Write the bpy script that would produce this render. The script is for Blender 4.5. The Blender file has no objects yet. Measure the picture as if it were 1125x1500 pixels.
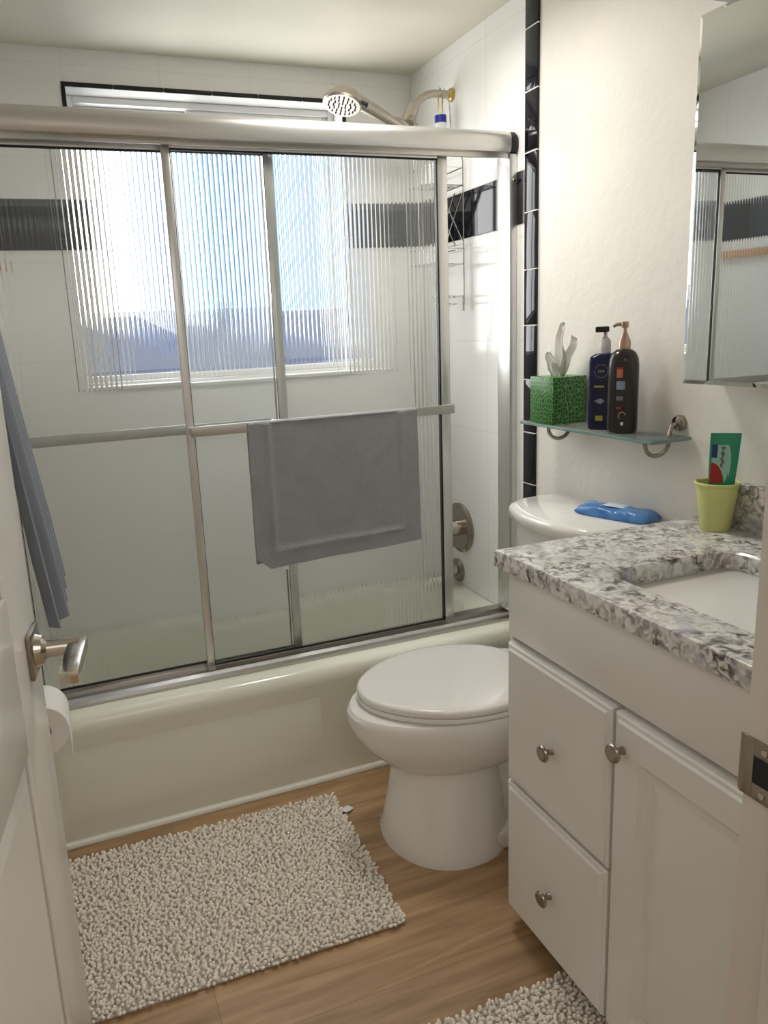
import bpy, bmesh, math, random
from mathutils import Vector, Matrix
random.seed(7)
PI = math.pi
SC = bpy.context.scene
COL = SC.collection

# ------------------------------------------------------------------ materials
def nt(name):
    m = bpy.data.materials.new(name); m.use_nodes = True
    n = m.node_tree.nodes; l = m.node_tree.links
    for x in list(n): n.remove(x)
    out = n.new('ShaderNodeOutputMaterial')
    return m, n, l, out

def mat(name, col, rough=.5, metal=0., coat=0., bump=None, var=None, spec=.5, sheen=0., trans=0., ior=1.45):
    """bump=(scale, strength, distance); var=(scale, colour2, contrast)"""
    m, n, l, out = nt(name)
    b = n.new('ShaderNodeBsdfPrincipled'); l.new(b.outputs[0], out.inputs[0])
    b.inputs['Base Color'].default_value = (*col, 1)
    b.inputs['Roughness'].default_value = rough
    b.inputs['Metallic'].default_value = metal
    b.inputs['Coat Weight'].default_value = coat
    b.inputs['Coat Roughness'].default_value = .04
    b.inputs['Specular IOR Level'].default_value = spec
    b.inputs['Sheen Weight'].default_value = sheen
    b.inputs['Transmission Weight'].default_value = trans
    b.inputs['IOR'].default_value = ior
    tc = n.new('ShaderNodeTexCoord')
    if var:
        t = n.new('ShaderNodeTexNoise'); t.inputs['Scale'].default_value = var[0]; t.inputs['Detail'].default_value = 5
        l.new(tc.outputs['Object'], t.inputs['Vector'])
        r = n.new('ShaderNodeValToRGB'); c = var[2]
        r.color_ramp.elements[0].position = .5 - c; r.color_ramp.elements[1].position = .5 + c
        r.color_ramp.elements[0].color = (*col, 1); r.color_ramp.elements[1].color = (*var[1], 1)
        l.new(t.outputs['Fac'], r.inputs[0]); l.new(r.outputs[0], b.inputs['Base Color'])
    if bump:
        t = n.new('ShaderNodeTexNoise'); t.inputs['Scale'].default_value = bump[0]; t.inputs['Detail'].default_value = 4
        l.new(tc.outputs['Object'], t.inputs['Vector'])
        k = n.new('ShaderNodeBump'); k.inputs['Strength'].default_value = bump[1]; k.inputs['Distance'].default_value = bump[2]
        l.new(t.outputs['Fac'], k.inputs['Height']); l.new(k.outputs[0], b.inputs['Normal'])
    return m

def tile_mat(name, ax, col, grout, s, off, rough=.12, zoff=.057):
    """white glazed tile, square grid: horizontal axis ax (0=x, 1=y) and z"""
    m, n, l, out = nt(name)
    b = n.new('ShaderNodeBsdfPrincipled'); l.new(b.outputs[0], out.inputs[0])
    b.inputs['Roughness'].default_value = rough
    tc = n.new('ShaderNodeTexCoord'); sp = n.new('ShaderNodeSeparateXYZ'); l.new(tc.outputs['Object'], sp.inputs[0])
    def line(sock, o):
        a = n.new('ShaderNodeMath'); a.operation = 'ADD'; a.inputs[1].default_value = -o + 20 * s; l.new(sock, a.inputs[0])
        p = n.new('ShaderNodeMath'); p.operation = 'PINGPONG'; p.inputs[1].default_value = s / 2; l.new(a.outputs[0], p.inputs[0])
        q = n.new('ShaderNodeMapRange'); q.inputs['From Min'].default_value = .0008; q.inputs['From Max'].default_value = .0022
        l.new(p.outputs[0], q.inputs[0]); return q.outputs[0]
    u = line(sp.outputs[ax], off); v = line(sp.outputs[2], zoff)
    mn = n.new('ShaderNodeMath'); mn.operation = 'MINIMUM'; l.new(u, mn.inputs[0]); l.new(v, mn.inputs[1])
    mx = n.new('ShaderNodeMix'); mx.data_type = 'RGBA'; l.new(mn.outputs[0], mx.inputs[0])
    mx.inputs[6].default_value = (*grout, 1); mx.inputs[7].default_value = (*col, 1)
    l.new(mx.outputs[2], b.inputs['Base Color'])
    k = n.new('ShaderNodeBump'); k.inputs['Strength'].default_value = .3; k.inputs['Distance'].default_value = .0008
    l.new(mn.outputs[0], k.inputs['Height']); l.new(k.outputs[0], b.inputs['Normal'])
    return m

def wood_floor(name):
    m, n, l, out = nt(name)
    b = n.new('ShaderNodeBsdfPrincipled'); l.new(b.outputs[0], out.inputs[0]); b.inputs['Roughness'].default_value = .42
    tc = n.new('ShaderNodeTexCoord')
    br = n.new('ShaderNodeTexBrick'); br.offset = .37; br.inputs['Scale'].default_value = 1
    br.inputs['Brick Width'].default_value = 1.2; br.inputs['Row Height'].default_value = .15
    br.inputs['Mortar Size'].default_value = .0007; br.inputs['Mortar Smooth'].default_value = .2
    br.inputs['Color1'].default_value = (.0, .0, .0, 1); br.inputs['Color2'].default_value = (1, 1, 1, 1); br.inputs['Mortar'].default_value = (.3, .3, .3, 1)
    l.new(tc.outputs['Object'], br.inputs['Vector'])
    mp = n.new('ShaderNodeMapping'); mp.inputs['Scale'].default_value = (1.6, 17, 1); l.new(tc.outputs['Object'], mp.inputs[0])
    ns = n.new('ShaderNodeTexNoise'); ns.inputs['Scale'].default_value = 2.2; ns.inputs['Detail'].default_value = 7; ns.inputs['Distortion'].default_value = .6
    l.new(mp.outputs[0], ns.inputs['Vector'])
    r = n.new('ShaderNodeValToRGB'); e = r.color_ramp.elements
    e[0].position = .3; e[0].color = (.27, .155, .075, 1); e[1].position = .72; e[1].color = (.47, .31, .17, 1)
    l.new(ns.outputs['Fac'], r.inputs[0])
    hs = n.new('ShaderNodeHueSaturation'); l.new(r.outputs[0], hs.inputs['Color'])
    mr = n.new('ShaderNodeMapRange'); mr.inputs['To Min'].default_value = .86; mr.inputs['To Max'].default_value = 1.14
    l.new(br.outputs['Color'], mr.inputs[0]); l.new(mr.outputs[0], hs.inputs['Value'])
    mx = n.new('ShaderNodeMix'); mx.data_type = 'RGBA'; l.new(br.outputs['Fac'], mx.inputs[0])
    l.new(hs.outputs[0], mx.inputs[6]); mx.inputs[7].default_value = (.20, .13, .075, 1)
    l.new(mx.outputs[2], b.inputs['Base Color'])
    return m

def granite(name):
    m, n, l, out = nt(name)
    b = n.new('ShaderNodeBsdfPrincipled'); l.new(b.outputs[0], out.inputs[0]); b.inputs['Roughness'].default_value = .16
    tc = n.new('ShaderNodeTexCoord')
    def noise(sc, det, dist, off):
        mp = n.new('ShaderNodeMapping'); mp.inputs['Location'].default_value = (off, off * .7, off * .3); l.new(tc.outputs['Object'], mp.inputs[0])
        t = n.new('ShaderNodeTexNoise'); t.inputs['Scale'].default_value = sc; t.inputs['Detail'].default_value = det; t.inputs['Distortion'].default_value = dist
        l.new(mp.outputs[0], t.inputs['Vector']); return t.outputs['Fac']
    r = n.new('ShaderNodeValToRGB'); l.new(noise(60, 6, 1.0, 0), r.inputs[0]); e = r.color_ramp.elements
    e[0].position = .36; e[0].color = (.10, .09, .09, 1); e[1].position = .46; e[1].color = (.34, .31, .29, 1)
    x = e.new(.55); x.color = (.66, .64, .60, 1); x = e.new(.66); x.color = (.80, .79, .76, 1)
    r2 = n.new('ShaderNodeValToRGB'); l.new(noise(20, 3, .8, 3), r2.inputs[0]); e = r2.color_ramp.elements
    e[0].position = .42; e[0].color = (0, 0, 0, 1); e[1].position = .6; e[1].color = (1, 1, 1, 1)
    mx = n.new('ShaderNodeMix'); mx.data_type = 'RGBA'; mx.blend_type = 'MIX'
    ml = n.new('ShaderNodeMath'); ml.operation = 'MULTIPLY'; ml.inputs[1].default_value = .62; l.new(r2.outputs[0], ml.inputs[0])
    l.new(ml.outputs[0], mx.inputs[0]); l.new(r.outputs[0], mx.inputs[6]); mx.inputs[7].default_value = (.74, .73, .70, 1)
    r3 = n.new('ShaderNodeValToRGB'); l.new(noise(14, 2, .5, 9), r3.inputs[0]); e = r3.color_ramp.elements
    e[0].position = .60; e[0].color = (0, 0, 0, 1); e[1].position = .68; e[1].color = (1, 1, 1, 1)
    mq = n.new('ShaderNodeMath'); mq.operation = 'MULTIPLY'; mq.inputs[1].default_value = .55; l.new(r3.outputs[0], mq.inputs[0])
    m2 = n.new('ShaderNodeMix'); m2.data_type = 'RGBA'; l.new(mq.outputs[0], m2.inputs[0]); l.new(mx.outputs[2], m2.inputs[6]); m2.inputs[7].default_value = (.36, .35, .42, 1)
    l.new(m2.outputs[2], b.inputs['Base Color'])
    return m

def pane_mat(name, ribbed, tint=(.99, .995, .992), haze=.0):
    """one face of a pane: flat face lets light straight through with a faint sheen; ribbed face bends part of it"""
    m, n, l, out = nt(name)
    tr = n.new('ShaderNodeBsdfTransparent'); tr.inputs[0].default_value = (*tint, 1)
    if ribbed:
        rf = n.new('ShaderNodeBsdfRefraction'); rf.inputs['IOR'].default_value = 1.25; rf.inputs['Roughness'].default_value = .0; rf.inputs[0].default_value = (*tint, 1)
        mx = n.new('ShaderNodeMixShader'); mx.inputs[0].default_value = .94
        l.new(tr.outputs[0], mx.inputs[1]); l.new(rf.outputs[0], mx.inputs[2]); l.new(mx.outputs[0], out.inputs[0])
    else:
        gl = n.new('ShaderNodeBsdfGlossy'); gl.inputs['Roughness'].default_value = .03
        lw = n.new('ShaderNodeLayerWeight'); lw.inputs[0].default_value = .12
        ml = n.new('ShaderNodeMath'); ml.operation = 'MULTIPLY_ADD'; ml.inputs[1].default_value = .25; ml.inputs[2].default_value = .01
        l.new(lw.outputs['Fresnel'], ml.inputs[0])
        mx = n.new('ShaderNodeMixShader'); l.new(ml.outputs[0], mx.inputs[0])
        l.new(tr.outputs[0], mx.inputs[1]); l.new(gl.outputs[0], mx.inputs[2])
        # added whitish film on the pane: lifts its brightness by scattering light both ways
        df = n.new('ShaderNodeBsdfDiffuse'); tl = n.new('ShaderNodeBsdfTranslucent')
        for q in (df, tl): q.inputs[0].default_value = (.88, .90, .88, 1)
        m2 = n.new('ShaderNodeMixShader'); m2.inputs[0].default_value = .5; l.new(df.outputs[0], m2.inputs[1]); l.new(tl.outputs[0], m2.inputs[2])
        m3 = n.new('ShaderNodeMixShader'); m3.inputs[0].default_value = haze; l.new(mx.outputs[0], m3.inputs[1]); l.new(m2.outputs[0], m3.inputs[2])
        l.new(m3.outputs[0], out.inputs[0])
    return m

def emit(name, col, s):
    m, n, l, out = nt(name)
    e = n.new('ShaderNodeEmission'); e.inputs[0].default_value = (*col, 1); e.inputs[1].default_value = s
    l.new(e.outputs[0], out.inputs[0]); return m

M = {}
M['paint'] = mat('wall_paint', (.77, .735, .67), .62, bump=(38, .55, .0025), var=(6, (.725, .70, .65), .16))
M['ceiling'] = mat('ceiling_paint', (.76, .72, .61), .8, bump=(70, .4, .002), var=(3, (.70, .67, .57), .2))
M['tile_back'] = tile_mat('glazed_tile_back', 0, (.86, .86, .835), (.80, .80, .775), .305, .0)
M['tile_side'] = tile_mat('glazed_tile_side', 1, (.86, .86, .835), (.78, .78, .755), .305, .25)
M['black_tile'] = mat('black_glazed_tile', (.006, .006, .009), .06)
M['grout'] = mat('grout', (.68, .67, .64), .8)
M['floor'] = wood_floor('oak_laminate')
M['granite'] = granite('speckled_granite')
M['door_white'] = mat('door_gloss_paint', (.76, .75, .71), .22, bump=(14, .12, .004))
M['hall'] = mat('hall_paint', (.72, .67, .62), .6)
M['jamb'] = mat('jamb_paint', (.72, .67, .62), .4)
M['cab'] = mat('cabinet_white_thermofoil', (.80, .785, .755), .17, bump=(6, .05, .003))
M['cab_in'] = mat('cabinet_shadow', (.35, .33, .3), .7)
M['porcelain'] = mat('white_porcelain', (.82, .805, .77), .08, coat=.3)
M['seat'] = mat('toilet_seat_plastic', (.83, .815, .785), .10)
M['tub'] = mat('tub_enamel', (.765, .77, .66), .14)
M['tubcaulk'] = mat('white_caulk', (.80, .79, .73), .45)
M['alu'] = mat('satin_aluminium', (.69, .69, .675), .33, .92)
M['alu_dark'] = mat('worn_aluminium', (.50, .485, .46), .30, 1.)
M['alu_flat'] = mat('brushed_aluminium', (.52, .52, .49), .45, .85)
M['gasket'] = mat('black_rubber', (.012, .012, .014), .5)
M['nickel'] = mat('brushed_nickel', (.36, .32, .27), .27, 1.)
M['nickel_l'] = mat('bright_nickel', (.62, .57, .50), .2, 1.)
M['nickel_m'] = mat('satin_nickel', (.47, .43, .37), .36, 1.)
M['brass'] = mat('aged_brass', (.55, .40, .17), .3, 1.)
M['chrome'] = mat('chrome', (.75, .75, .74), .08, 1.)
M['mirror'] = mat('mirror_silver', (.90, .92, .91), .0, 1.)
M['vinyl'] = mat('white_vinyl', (.80, .80, .79), .35)
M['towel'] = mat('grey_terry', (.27, .272, .285), .95, bump=(300, 1, .003), sheen=.25, var=(30, (.30, .303, .315), .25))
M['towel_blue'] = mat('blue_grey_cotton', (.20, .225, .27), .9, bump=(300, .7, .002), sheen=.3)
M['chenille'] = mat('chenille_pile', (.87, .81, .73), 1., spec=.1)
M['rug_base'] = mat('rug_backing', (.45, .42, .38), .95)
M['paper'] = mat('soft_paper', (.86, .84, .80), .9)
M['tissue'] = mat('tissue_paper', (.90, .89, .86), .9)
M['blue_film'] = mat('blue_plastic_film', (.045, .16, .44), .22, bump=(60, .6, .004), var=(22, (.10, .25, .55), .12))
M['film_white'] = mat('white_film_print', (.60, .68, .78), .3)
M['cup'] = mat('lime_cup_plastic', (.60, .62, .24), .28)
M['navy'] = mat('navy_bottle_plastic', (.006, .010, .045), .18)
M['darkbrown'] = mat('dark_brown_bottle_plastic', (.022, .018, .018), .16)
M['blackpl'] = mat('black_plastic', (.01, .01, .01), .25)
M['clearpl'] = mat('translucent_grey_plastic', (.50, .50, .49), .2)
M['bronze'] = mat('rose_bronze_pump', (.42, .29, .22), .28, .8)
M['red'] = mat('red_print', (.33, .012, .012), .4)
M['orange'] = mat('orange_print', (.50, .14, .07), .4)
M['lightblue'] = mat('pale_blue_print', (.20, .25, .34), .4)
M['grey_print'] = mat('grey_print', (.13, .14, .15), .4)
M['white_print'] = mat('white_print', (.75, .76, .76), .4)
M['yellow_print'] = mat('yellow_print', (.30, .28, .05), .4)
M['green'] = mat('green_tube_plastic', (.015, .26, .14), .22)
M['green_mint'] = mat('mint_print', (.30, .56, .45), .3)
M['navy_print'] = mat('navy_print', (.02, .04, .17), .3)
M['pink'] = mat('pink_plastic', (.72, .42, .40), .3)
M['blue_tag'] = mat('blue_band_print', (.02, .02, .28), .4)
M['glass_flat'] = pane_mat('glass_flat_face', False)
M['glass_haze'] = pane_mat('glass_hazed_face', False, haze=.13)  # pane face with the brightening haze mixed in
M['glass_rib'] = pane_mat('glass_ribbed_face', True)
M['shelf_glass'] = mat('shelf_glass', (.90, .95, .93), .02, trans=.92, ior=1.25)
M['shelf_edge'] = mat('shelf_glass_edge', (.20, .30, .27), .1)
M['lamp'] = emit('fill_lamp_diffuser', (1, .94, .86), 2.0)  # glow of the added ceiling lamp
M['lamp_off'] = mat('frosted_lamp_glass', (.55, .54, .51), .3, bump=(90, .8, .003))
M['roof'] = mat('distant_roof', (.04, .05, .08), .9)
M['house'] = mat('distant_wall', (.07, .09, .15), .9)
M['tan'] = mat('tan_plastic', (.55, .30, .14), .4)

def tissue_box_mat():
    m, n, l, out = nt('green_patterned_card')
    b = n.new('ShaderNodeBsdfPrincipled'); l.new(b.outputs[0], out.inputs[0]); b.inputs['Roughness'].default_value = .3
    tc = n.new('ShaderNodeTexCoord'); mp = n.new('ShaderNodeMapping'); mp.inputs['Scale'].default_value = (105, 105, 85); l.new(tc.outputs['Object'], mp.inputs[0])
    v = n.new('ShaderNodeTexVoronoi'); v.feature = 'DISTANCE_TO_EDGE'; v.inputs['Scale'].default_value = 1; v.inputs['Randomness'].default_value = .8
    l.new(mp.outputs[0], v.inputs['Vector'])
    r = n.new('ShaderNodeValToRGB'); e = r.color_ramp.elements
    e[0].position = .05; e[0].color = (.13, .30, .09, 1); e[1].position = .15; e[1].color = (.008, .085, .012, 1)
    l.new(v.outputs['Distance'], r.inputs[0]); l.new(r.outputs[0], b.inputs['Base Color'])
    return m
M['tissue_box'] = tissue_box_mat()

# ------------------------------------------------------------------ mesh helpers
def B(): return bmesh.new()

def merge(dst, src):
    me = bpy.data.meshes.new('tmp'); src.to_mesh(me); src.free(); dst.from_mesh(me); bpy.data.meshes.remove(me)

def box(bm, x0, x1, y0, y1, z0, z1, bev=0., seg=2, mi=0, M4=None):
    t = B()
    bmesh.ops.create_cube(t, size=1)
    for v in t.verts:
        v.co = Vector((x0 + (v.co.x + .5) * (x1 - x0), y0 + (v.co.y + .5) * (y1 - y0), z0 + (v.co.z + .5) * (z1 - z0)))
    if bev: bmesh.ops.bevel(t, geom=list(t.edges) , offset=bev, segments=seg, affect='EDGES', profile=.5)
    for f in t.faces: f.material_index = mi
    if M4 is not None: t.transform(M4)
    merge(bm, t); return bm

def tube(bm, pts, r, n=10, closed=False, caps=True, mi=0):
    pts = [Vector(p) for p in pts]; k = len(pts)
    rr = r if isinstance(r, (list, tuple)) else [r] * k
    def tan(i):
        if closed: return (pts[(i + 1) % k] - pts[i - 1]).normalized()
        if i == 0: return (pts[1] - pts[0]).normalized()
        if i == k - 1: return (pts[-1] - pts[-2]).normalized()
        return (pts[i + 1] - pts[i - 1]).normalized()
    t0 = tan(0); a = Vector((0, 0, 1)) if abs(t0.z) < .9 else Vector((1, 0, 0))
    nrm = t0.cross(a).normalized(); rings = []
    for i in range(k):
        t = tan(i); nrm = (nrm - t * nrm.dot(t)).normalized(); bi = t.cross(nrm)
        rings.append([bm.verts.new(pts[i] + (nrm * math.cos(2 * PI * j / n) + bi * math.sin(2 * PI * j / n)) * rr[i]) for j in range(n)])
    m = k if closed else k - 1
    for i in range(m):
        A, C = rings[i], rings[(i + 1) % k]
        for j in range(n):
            f = bm.faces.new((A[j], A[(j + 1) % n], C[(j + 1) % n], C[j])); f.material_index = mi
    if caps and not closed:
        bm.faces.new(rings[0][::-1]).material_index = mi; bm.faces.new(rings[-1]).material_index = mi
    return bm

def bez(p0, p1, p2, p3, n=12):
    p0, p1, p2, p3 = map(Vector, (p0, p1, p2, p3)); o = []
    for i in range(n + 1):
        t = i / n; o.append(p0 * (1 - t) ** 3 + p1 * 3 * t * (1 - t) ** 2 + p2 * 3 * t * t * (1 - t) + p3 * t ** 3)
    return o

def lathe(bm, prof, o=(0, 0, 0), axis=(0, 0, 1), n=28, mi=0):
    """prof: (radius, height) along axis"""
    ax = Vector(axis).normalized(); q = Vector((0, 0, 1)).rotation_difference(ax).to_matrix(); o = Vector(o); rings = []
    for r, h in prof:
        if r < 1e-6: rings.append([bm.verts.new(o + q @ Vector((0, 0, h)))])
        else: rings.append([bm.verts.new(o + q @ Vector((r * math.cos(2 * PI * j / n), r * math.sin(2 * PI * j / n), h))) for j in range(n)])
    for A, C in zip(rings, rings[1:]):
        for j in range(n):
            j2 = (j + 1) % n
            if len(A) == 1 and len(C) == 1: continue
            if len(A) == 1: vs = (A[0], C[j2], C[j])
            elif len(C) == 1: vs = (A[j], A[j2], C[0])
            else: vs = (A[j], A[j2], C[j2], C[j])
            bm.faces.new(vs).material_index = mi
    return bm

def loft(bm, rings, cap0=True, cap1=True, mi=0):
    R = [[bm.verts.new(p) for p in r] for r in rings]; n = len(R[0])
    for A, C in zip(R, R[1:]):
        for j in range(n):
            bm.faces.new((A[j], A[(j + 1) % n], C[(j + 1) % n], C[j])).material_index = mi
    if cap0: bm.faces.new(R[0][::-1]).material_index = mi
    if cap1: bm.faces.new(R[-1]).material_index = mi
    return bm

def sup(cx, cy, a, b, z, p=4., n=48, ang=None):
    """superellipse ring"""
    o = []; n = len(ang) if ang else n
    for j in range(n):
        t = (ang[j] if ang else 2 * PI * j / n); c, s = math.cos(t), math.sin(t)
        if ang:
            d = 1 / ((abs(c) / a) ** p + (abs(s) / b) ** p) ** (1 / p); o.append(Vector((cx + c * d, cy + s * d, z)))
        else:
            o.append(Vector((cx + a * math.copysign(abs(c) ** (2 / p), c), cy + b * math.copysign(abs(s) ** (2 / p), s), z)))
    return o

def rectring(cx, cy, X0, X1, Y0, Y1, z, ang):
    o = []
    for t in ang:
        c, s = math.cos(t), math.sin(t); k = 1e9
        if c > 1e-9: k = min(k, (X1 - cx) / c)
        if c < -1e-9: k = min(k, (X0 - cx) / c)
        if s > 1e-9: k = min(k, (Y1 - cy) / s)
        if s < -1e-9: k = min(k, (Y0 - cy) / s)
        o.append(Vector((cx + c * k, cy + s * k, z)))
    return o

def angs(cx, cy, X0, X1, Y0, Y1, n=72):
    a = sorted({round(math.atan2(y - cy, x - cx) % (2 * PI), 6) for x in (X0, X1) for y in (Y0, Y1)})
    b = [2 * PI * j / n for j in range(n)]
    return sorted(a + [t for t in b if min(abs(t - q) for q in a) > .01])

def wpos(o):
    v = Vector((0, 0, 0))
    while o: v += o.location; o = o.parent
    return v

def obj(name, bm, m, parent=None, smooth=True, sharp=32):
    bmesh.ops.recalc_face_normals(bm, faces=list(bm.faces))
    if smooth:
        for f in bm.faces: f.smooth = True
        for e in bm.edges:
            if len(e.link_faces) == 2 and e.calc_face_angle(0) > math.radians(sharp): e.smooth = False
    me = bpy.data.meshes.new(name)
    if parent:
        bmesh.ops.translate(bm, verts=list(bm.verts), vec=-wpos(parent))
    bm.to_mesh(me); bm.free()
    for x in (m if isinstance(m, (list, tuple)) else [m]): me.materials.append(x)
    o = bpy.data.objects.new(name, me); COL.objects.link(o)
    if parent: o.parent = parent
    return o

def tag(o, label, cat, group=None, kind=None):
    o['label'] = label; o['category'] = cat
    if group: o['group'] = group
    if kind: o['kind'] = kind
    return o

def thing(name, label, cat, loc, group=None):
    o = bpy.data.objects.new(name, None); o.empty_display_size = .05; COL.objects.link(o); o.location = loc
    return tag(o, label, cat, group)

def struct(name, bm, m, parent=None, **k):
    o = obj(name, bm, m, parent, **k)
    o['kind'] = 'structure'
    return o
def sbox(name, m, *a, **k):
    return struct(name, box(B(), *a, **k), m)

# ------------------------------------------------------------------ dimensions
CZ = 2.239; BY = .773; LX = -1.524; FY = -1.50; HT = .366
# ------------------------------------------------------------------ room shell
o = sbox('floor', M['floor'], -2.6, .9, -3.6, .95, -.08, 0); o['label'] = 'light oak wood plank floor'
o = sbox('ceiling', M['ceiling'], -2.6, .9, -3.6, .95, CZ, CZ + .08); o['label'] = 'textured off white ceiling'
# right wall: drywall and tile cladding over the tub end
wr = sbox('wall_right', M['paint'], .004, .12, -1.62, -.008, 0, CZ); wr['label'] = 'off white painted wall behind the toilet and vanity'
struct('tile_cladding', box(B(), 0, .12, -.008, .95, 0, CZ), M['tile_side'], wr)
wl = sbox('wall_left', M['paint'], LX - .12, LX - .004, -1.62, -.008, 0, CZ); wl['label'] = 'off white painted wall at the left of the tub'
struct('tile_cladding', box(B(), LX - .12, LX, -.008, .95, 0, CZ), M['tile_side'], wl)
# back wall with window opening
WX0, WX1, WZ0, WZ1 = -1.214, -.275, 1.178, 2.128
bm = B()
for a in ((LX, WX0, 0, CZ), (WX1, 0, 0, CZ), (WX0, WX1, 0, WZ0), (WX0, WX1, WZ1, CZ)):
    box(bm, a[0], a[1], BY, .93, a[2], a[3])
wb = struct('wall_back', bm, M['tile_back'], smooth=False); wb['label'] = 'white tiled back wall of the tub with the window'
sl = struct('window_sill', box(B(), WX0 + .002, WX1 - .002, BY - .012, .86, WZ0 - .001, WZ0 + .012, .003), M['vinyl'], wb)
# front wall with doorway
DX0, DX1 = -1.53, -.815
bm = B()
box(bm, DX1 + .02, .12, FY - .115, FY, 0, CZ); box(bm, LX - .12, DX0 - .02, FY - .115, FY, 0, CZ); box(bm, DX0 - .02, DX1 + .02, FY - .115, FY, 2.06, CZ)
wf = struct('wall_front', bm, M['paint'], smooth=False)
bm = B(); box(bm, DX1, DX1 + .02, FY - .12, FY + .003, 0, 2.04, .002)
jr = struct('trim_1', bm, M['jamb']); jr['label'] = 'painted right door jamb at the right edge'
struct('door_stop', box(B(), DX1 - .011, DX1, FY - .075, FY - .038, 0, 2.03, .003), M['jamb'], jr)
bm = B(); box(bm, DX0 - .02, DX0, FY - .12, FY, 0, 2.04, .002); box(bm, DX0 - .02, DX1 + .02, FY - .12, FY, 2.04, 2.06, .002)
struct('trim_2', bm, M['jamb'])
# hallway behind the camera
sbox('wall_hall_back', M['hall'], -2.6, .9, -3.7, -3.6, 0, CZ)
sbox('wall_hall_left', M['hall'], -2.7, -2.6, -3.6, -1.62, 0, CZ)
sbox('wall_hall_right', M['hall'], .9, 1., -3.6, -1.62, 0, CZ)
bm = B(); box(bm, -2.6, LX - .12, FY - .115, FY - .1, 0, CZ); box(bm, .12, .9, FY - .115, FY - .1, 0, CZ)
struct('wall_hall_front', bm, M['hall'])

# black accent band, individual tiles in each band mesh
BZ0, BZ1 = 1.617, 1.769
def band(name, axis, a0, a1, plane, nrm, parent_label, pitch=.152, off=0.):
    bm = B(); g = B(); k = math.floor((a0 - off) / pitch); e = .0016; t = .0025
    while off + k * pitch < a1:
        s0 = max(a0, off + k * pitch) + e / 2; s1 = min(a1, off + (k + 1) * pitch) - e / 2; k += 1
        if s1 - s0 < .006: continue
        p0, p1 = sorted((plane - nrm * .001, plane + nrm * t))
        if axis == 0: box(bm, s0, s1, p0, p1, BZ0 + e, BZ1 - e, .0009, 1)
        else: box(bm, p0, p1, s0, s1, BZ0 + e, BZ1 - e, .0009, 1)
    p0, p1 = sorted((plane - nrm * .001, plane + nrm * .0012))
    if axis == 0: box(g, a0, a1, p0, p1, BZ0, BZ1)
    else: box(g, p0, p1, a0, a1, BZ0, BZ1)
    o = struct(name, bm, M['black_tile']); o['label'] = parent_label
    struct('grout', g, M['grout'], o)
band('trim_3', 0, LX + .003, WX0 - .016, BY, -1, 'black tile band on the back wall left of the window')
band('trim_4', 0, WX1 + .016, -.003, BY, -1, 'black tile band on the back wall right of the window')
band('trim_5', 1, .040, BY - .003, 0, -1, 'black tile band on the shower end wall')
band('trim_6', 1, .040, BY - .003, LX, 1, 'black tile band on the left end wall')
# vertical bullnose strip at the edge of the right tiles
bm = B(); z = .022
k = 0
while z < CZ - .01:
    z1 = min(z + .1625, CZ)
    box(bm, -.0035, .006, -.024, .038, z + .001, z1 - .001, .003, 2); z = z1; k += 1
o = struct('trim_7', bm, M['black_tile']); o['label'] = 'vertical strip of black edge tiles on the right wall'
struct('grout', box(B(), -.0022, .006, -.0225, .0365, 0, CZ), M['grout'], o)
# black pencil edge round the window
bm = B(); e = .013
def pencil(h, a, b, c):
    n = max(1, round((b - a) / .152)); w = (b - a) / n
    for i in range(n):
        if h: box(bm, a + i * w + .0008, a + (i + 1) * w - .0008, BY - .006, BY + .004, c, c + e, .002, 1)
        else: box(bm, c, c + e, BY - .006, BY + .004, a + i * w + .0008, a + (i + 1) * w - .0008, .002, 1)
pencil(True, WX0 - e, WX1 + e, WZ1); pencil(False, WZ0, WZ1, WX0 - e); pencil(False, WZ0, WZ1, WX1)
o = struct('trim_8', bm, M['black_tile']); o['label'] = 'thin black tile edging round the window'
# caulk bead at tub base
bm = B(); tube(bm, [(LX + .004, -.003, .006), (-.2, -.003, .006), (-.004, -.003, .006)], .011, 10)
o = struct('trim_9', bm, M['tubcaulk']); o['label'] = 'white caulk bead along the foot of the tub'
# baseboard hidden strip right wall
sbox('baseboard_right', M['vinyl'], -.012, .003, -.690, -.04, 0, .09, .004)

# window
wt = bpy.data.objects.new('window_1', None); COL.objects.link(wt); wt.location = ((WX0 + WX1) / 2, .87, WZ0); wt['kind'] = 'structure'; wt['label'] = 'sliding window over the tub seen through ribbed glass'
bm = B(); f = .022
box(bm, WX0, WX0 + f, .86, .92, WZ0, WZ1, .004); box(bm, WX1 - f, WX1, .86, .92, WZ0, WZ1, .004)
box(bm, WX0 + f, WX1 - f, .86, .92, WZ0, WZ0 + f, .004); box(bm, WX0 + f, WX1 - f, .86, .92, WZ1 - f, WZ1, .004)
struct('window_frame', bm, M['vinyl'], wt)
mxw = -.80
for nm, a, b, yy in (('window_sash', WX0 + f, mxw + .02, .895), ('window_sash', mxw - .02, WX1 - f, .872)):
    bm = B(); s = .020
    box(bm, a, a + s, yy, yy + .02, WZ0 + f, WZ1 - f, .003); box(bm, b - s, b, yy, yy + .02, WZ0 + f, WZ1 - f, .003)
    box(bm, a + s, b - s, yy, yy + .02, WZ0 + f, WZ0 + f + s, .003); box(bm, a + s, b - s, yy, yy + .02, WZ1 - f - s, WZ1 - f, .003)
    so = struct(nm, bm, M['vinyl'], wt)
    struct('window_pane', box(B(), a + s, b - s, yy + .008, yy + .012, WZ0 + f + s, WZ1 - f - s), M['glass_flat'], so)
    so.children[0]['label'] = 'clear glass'

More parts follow.
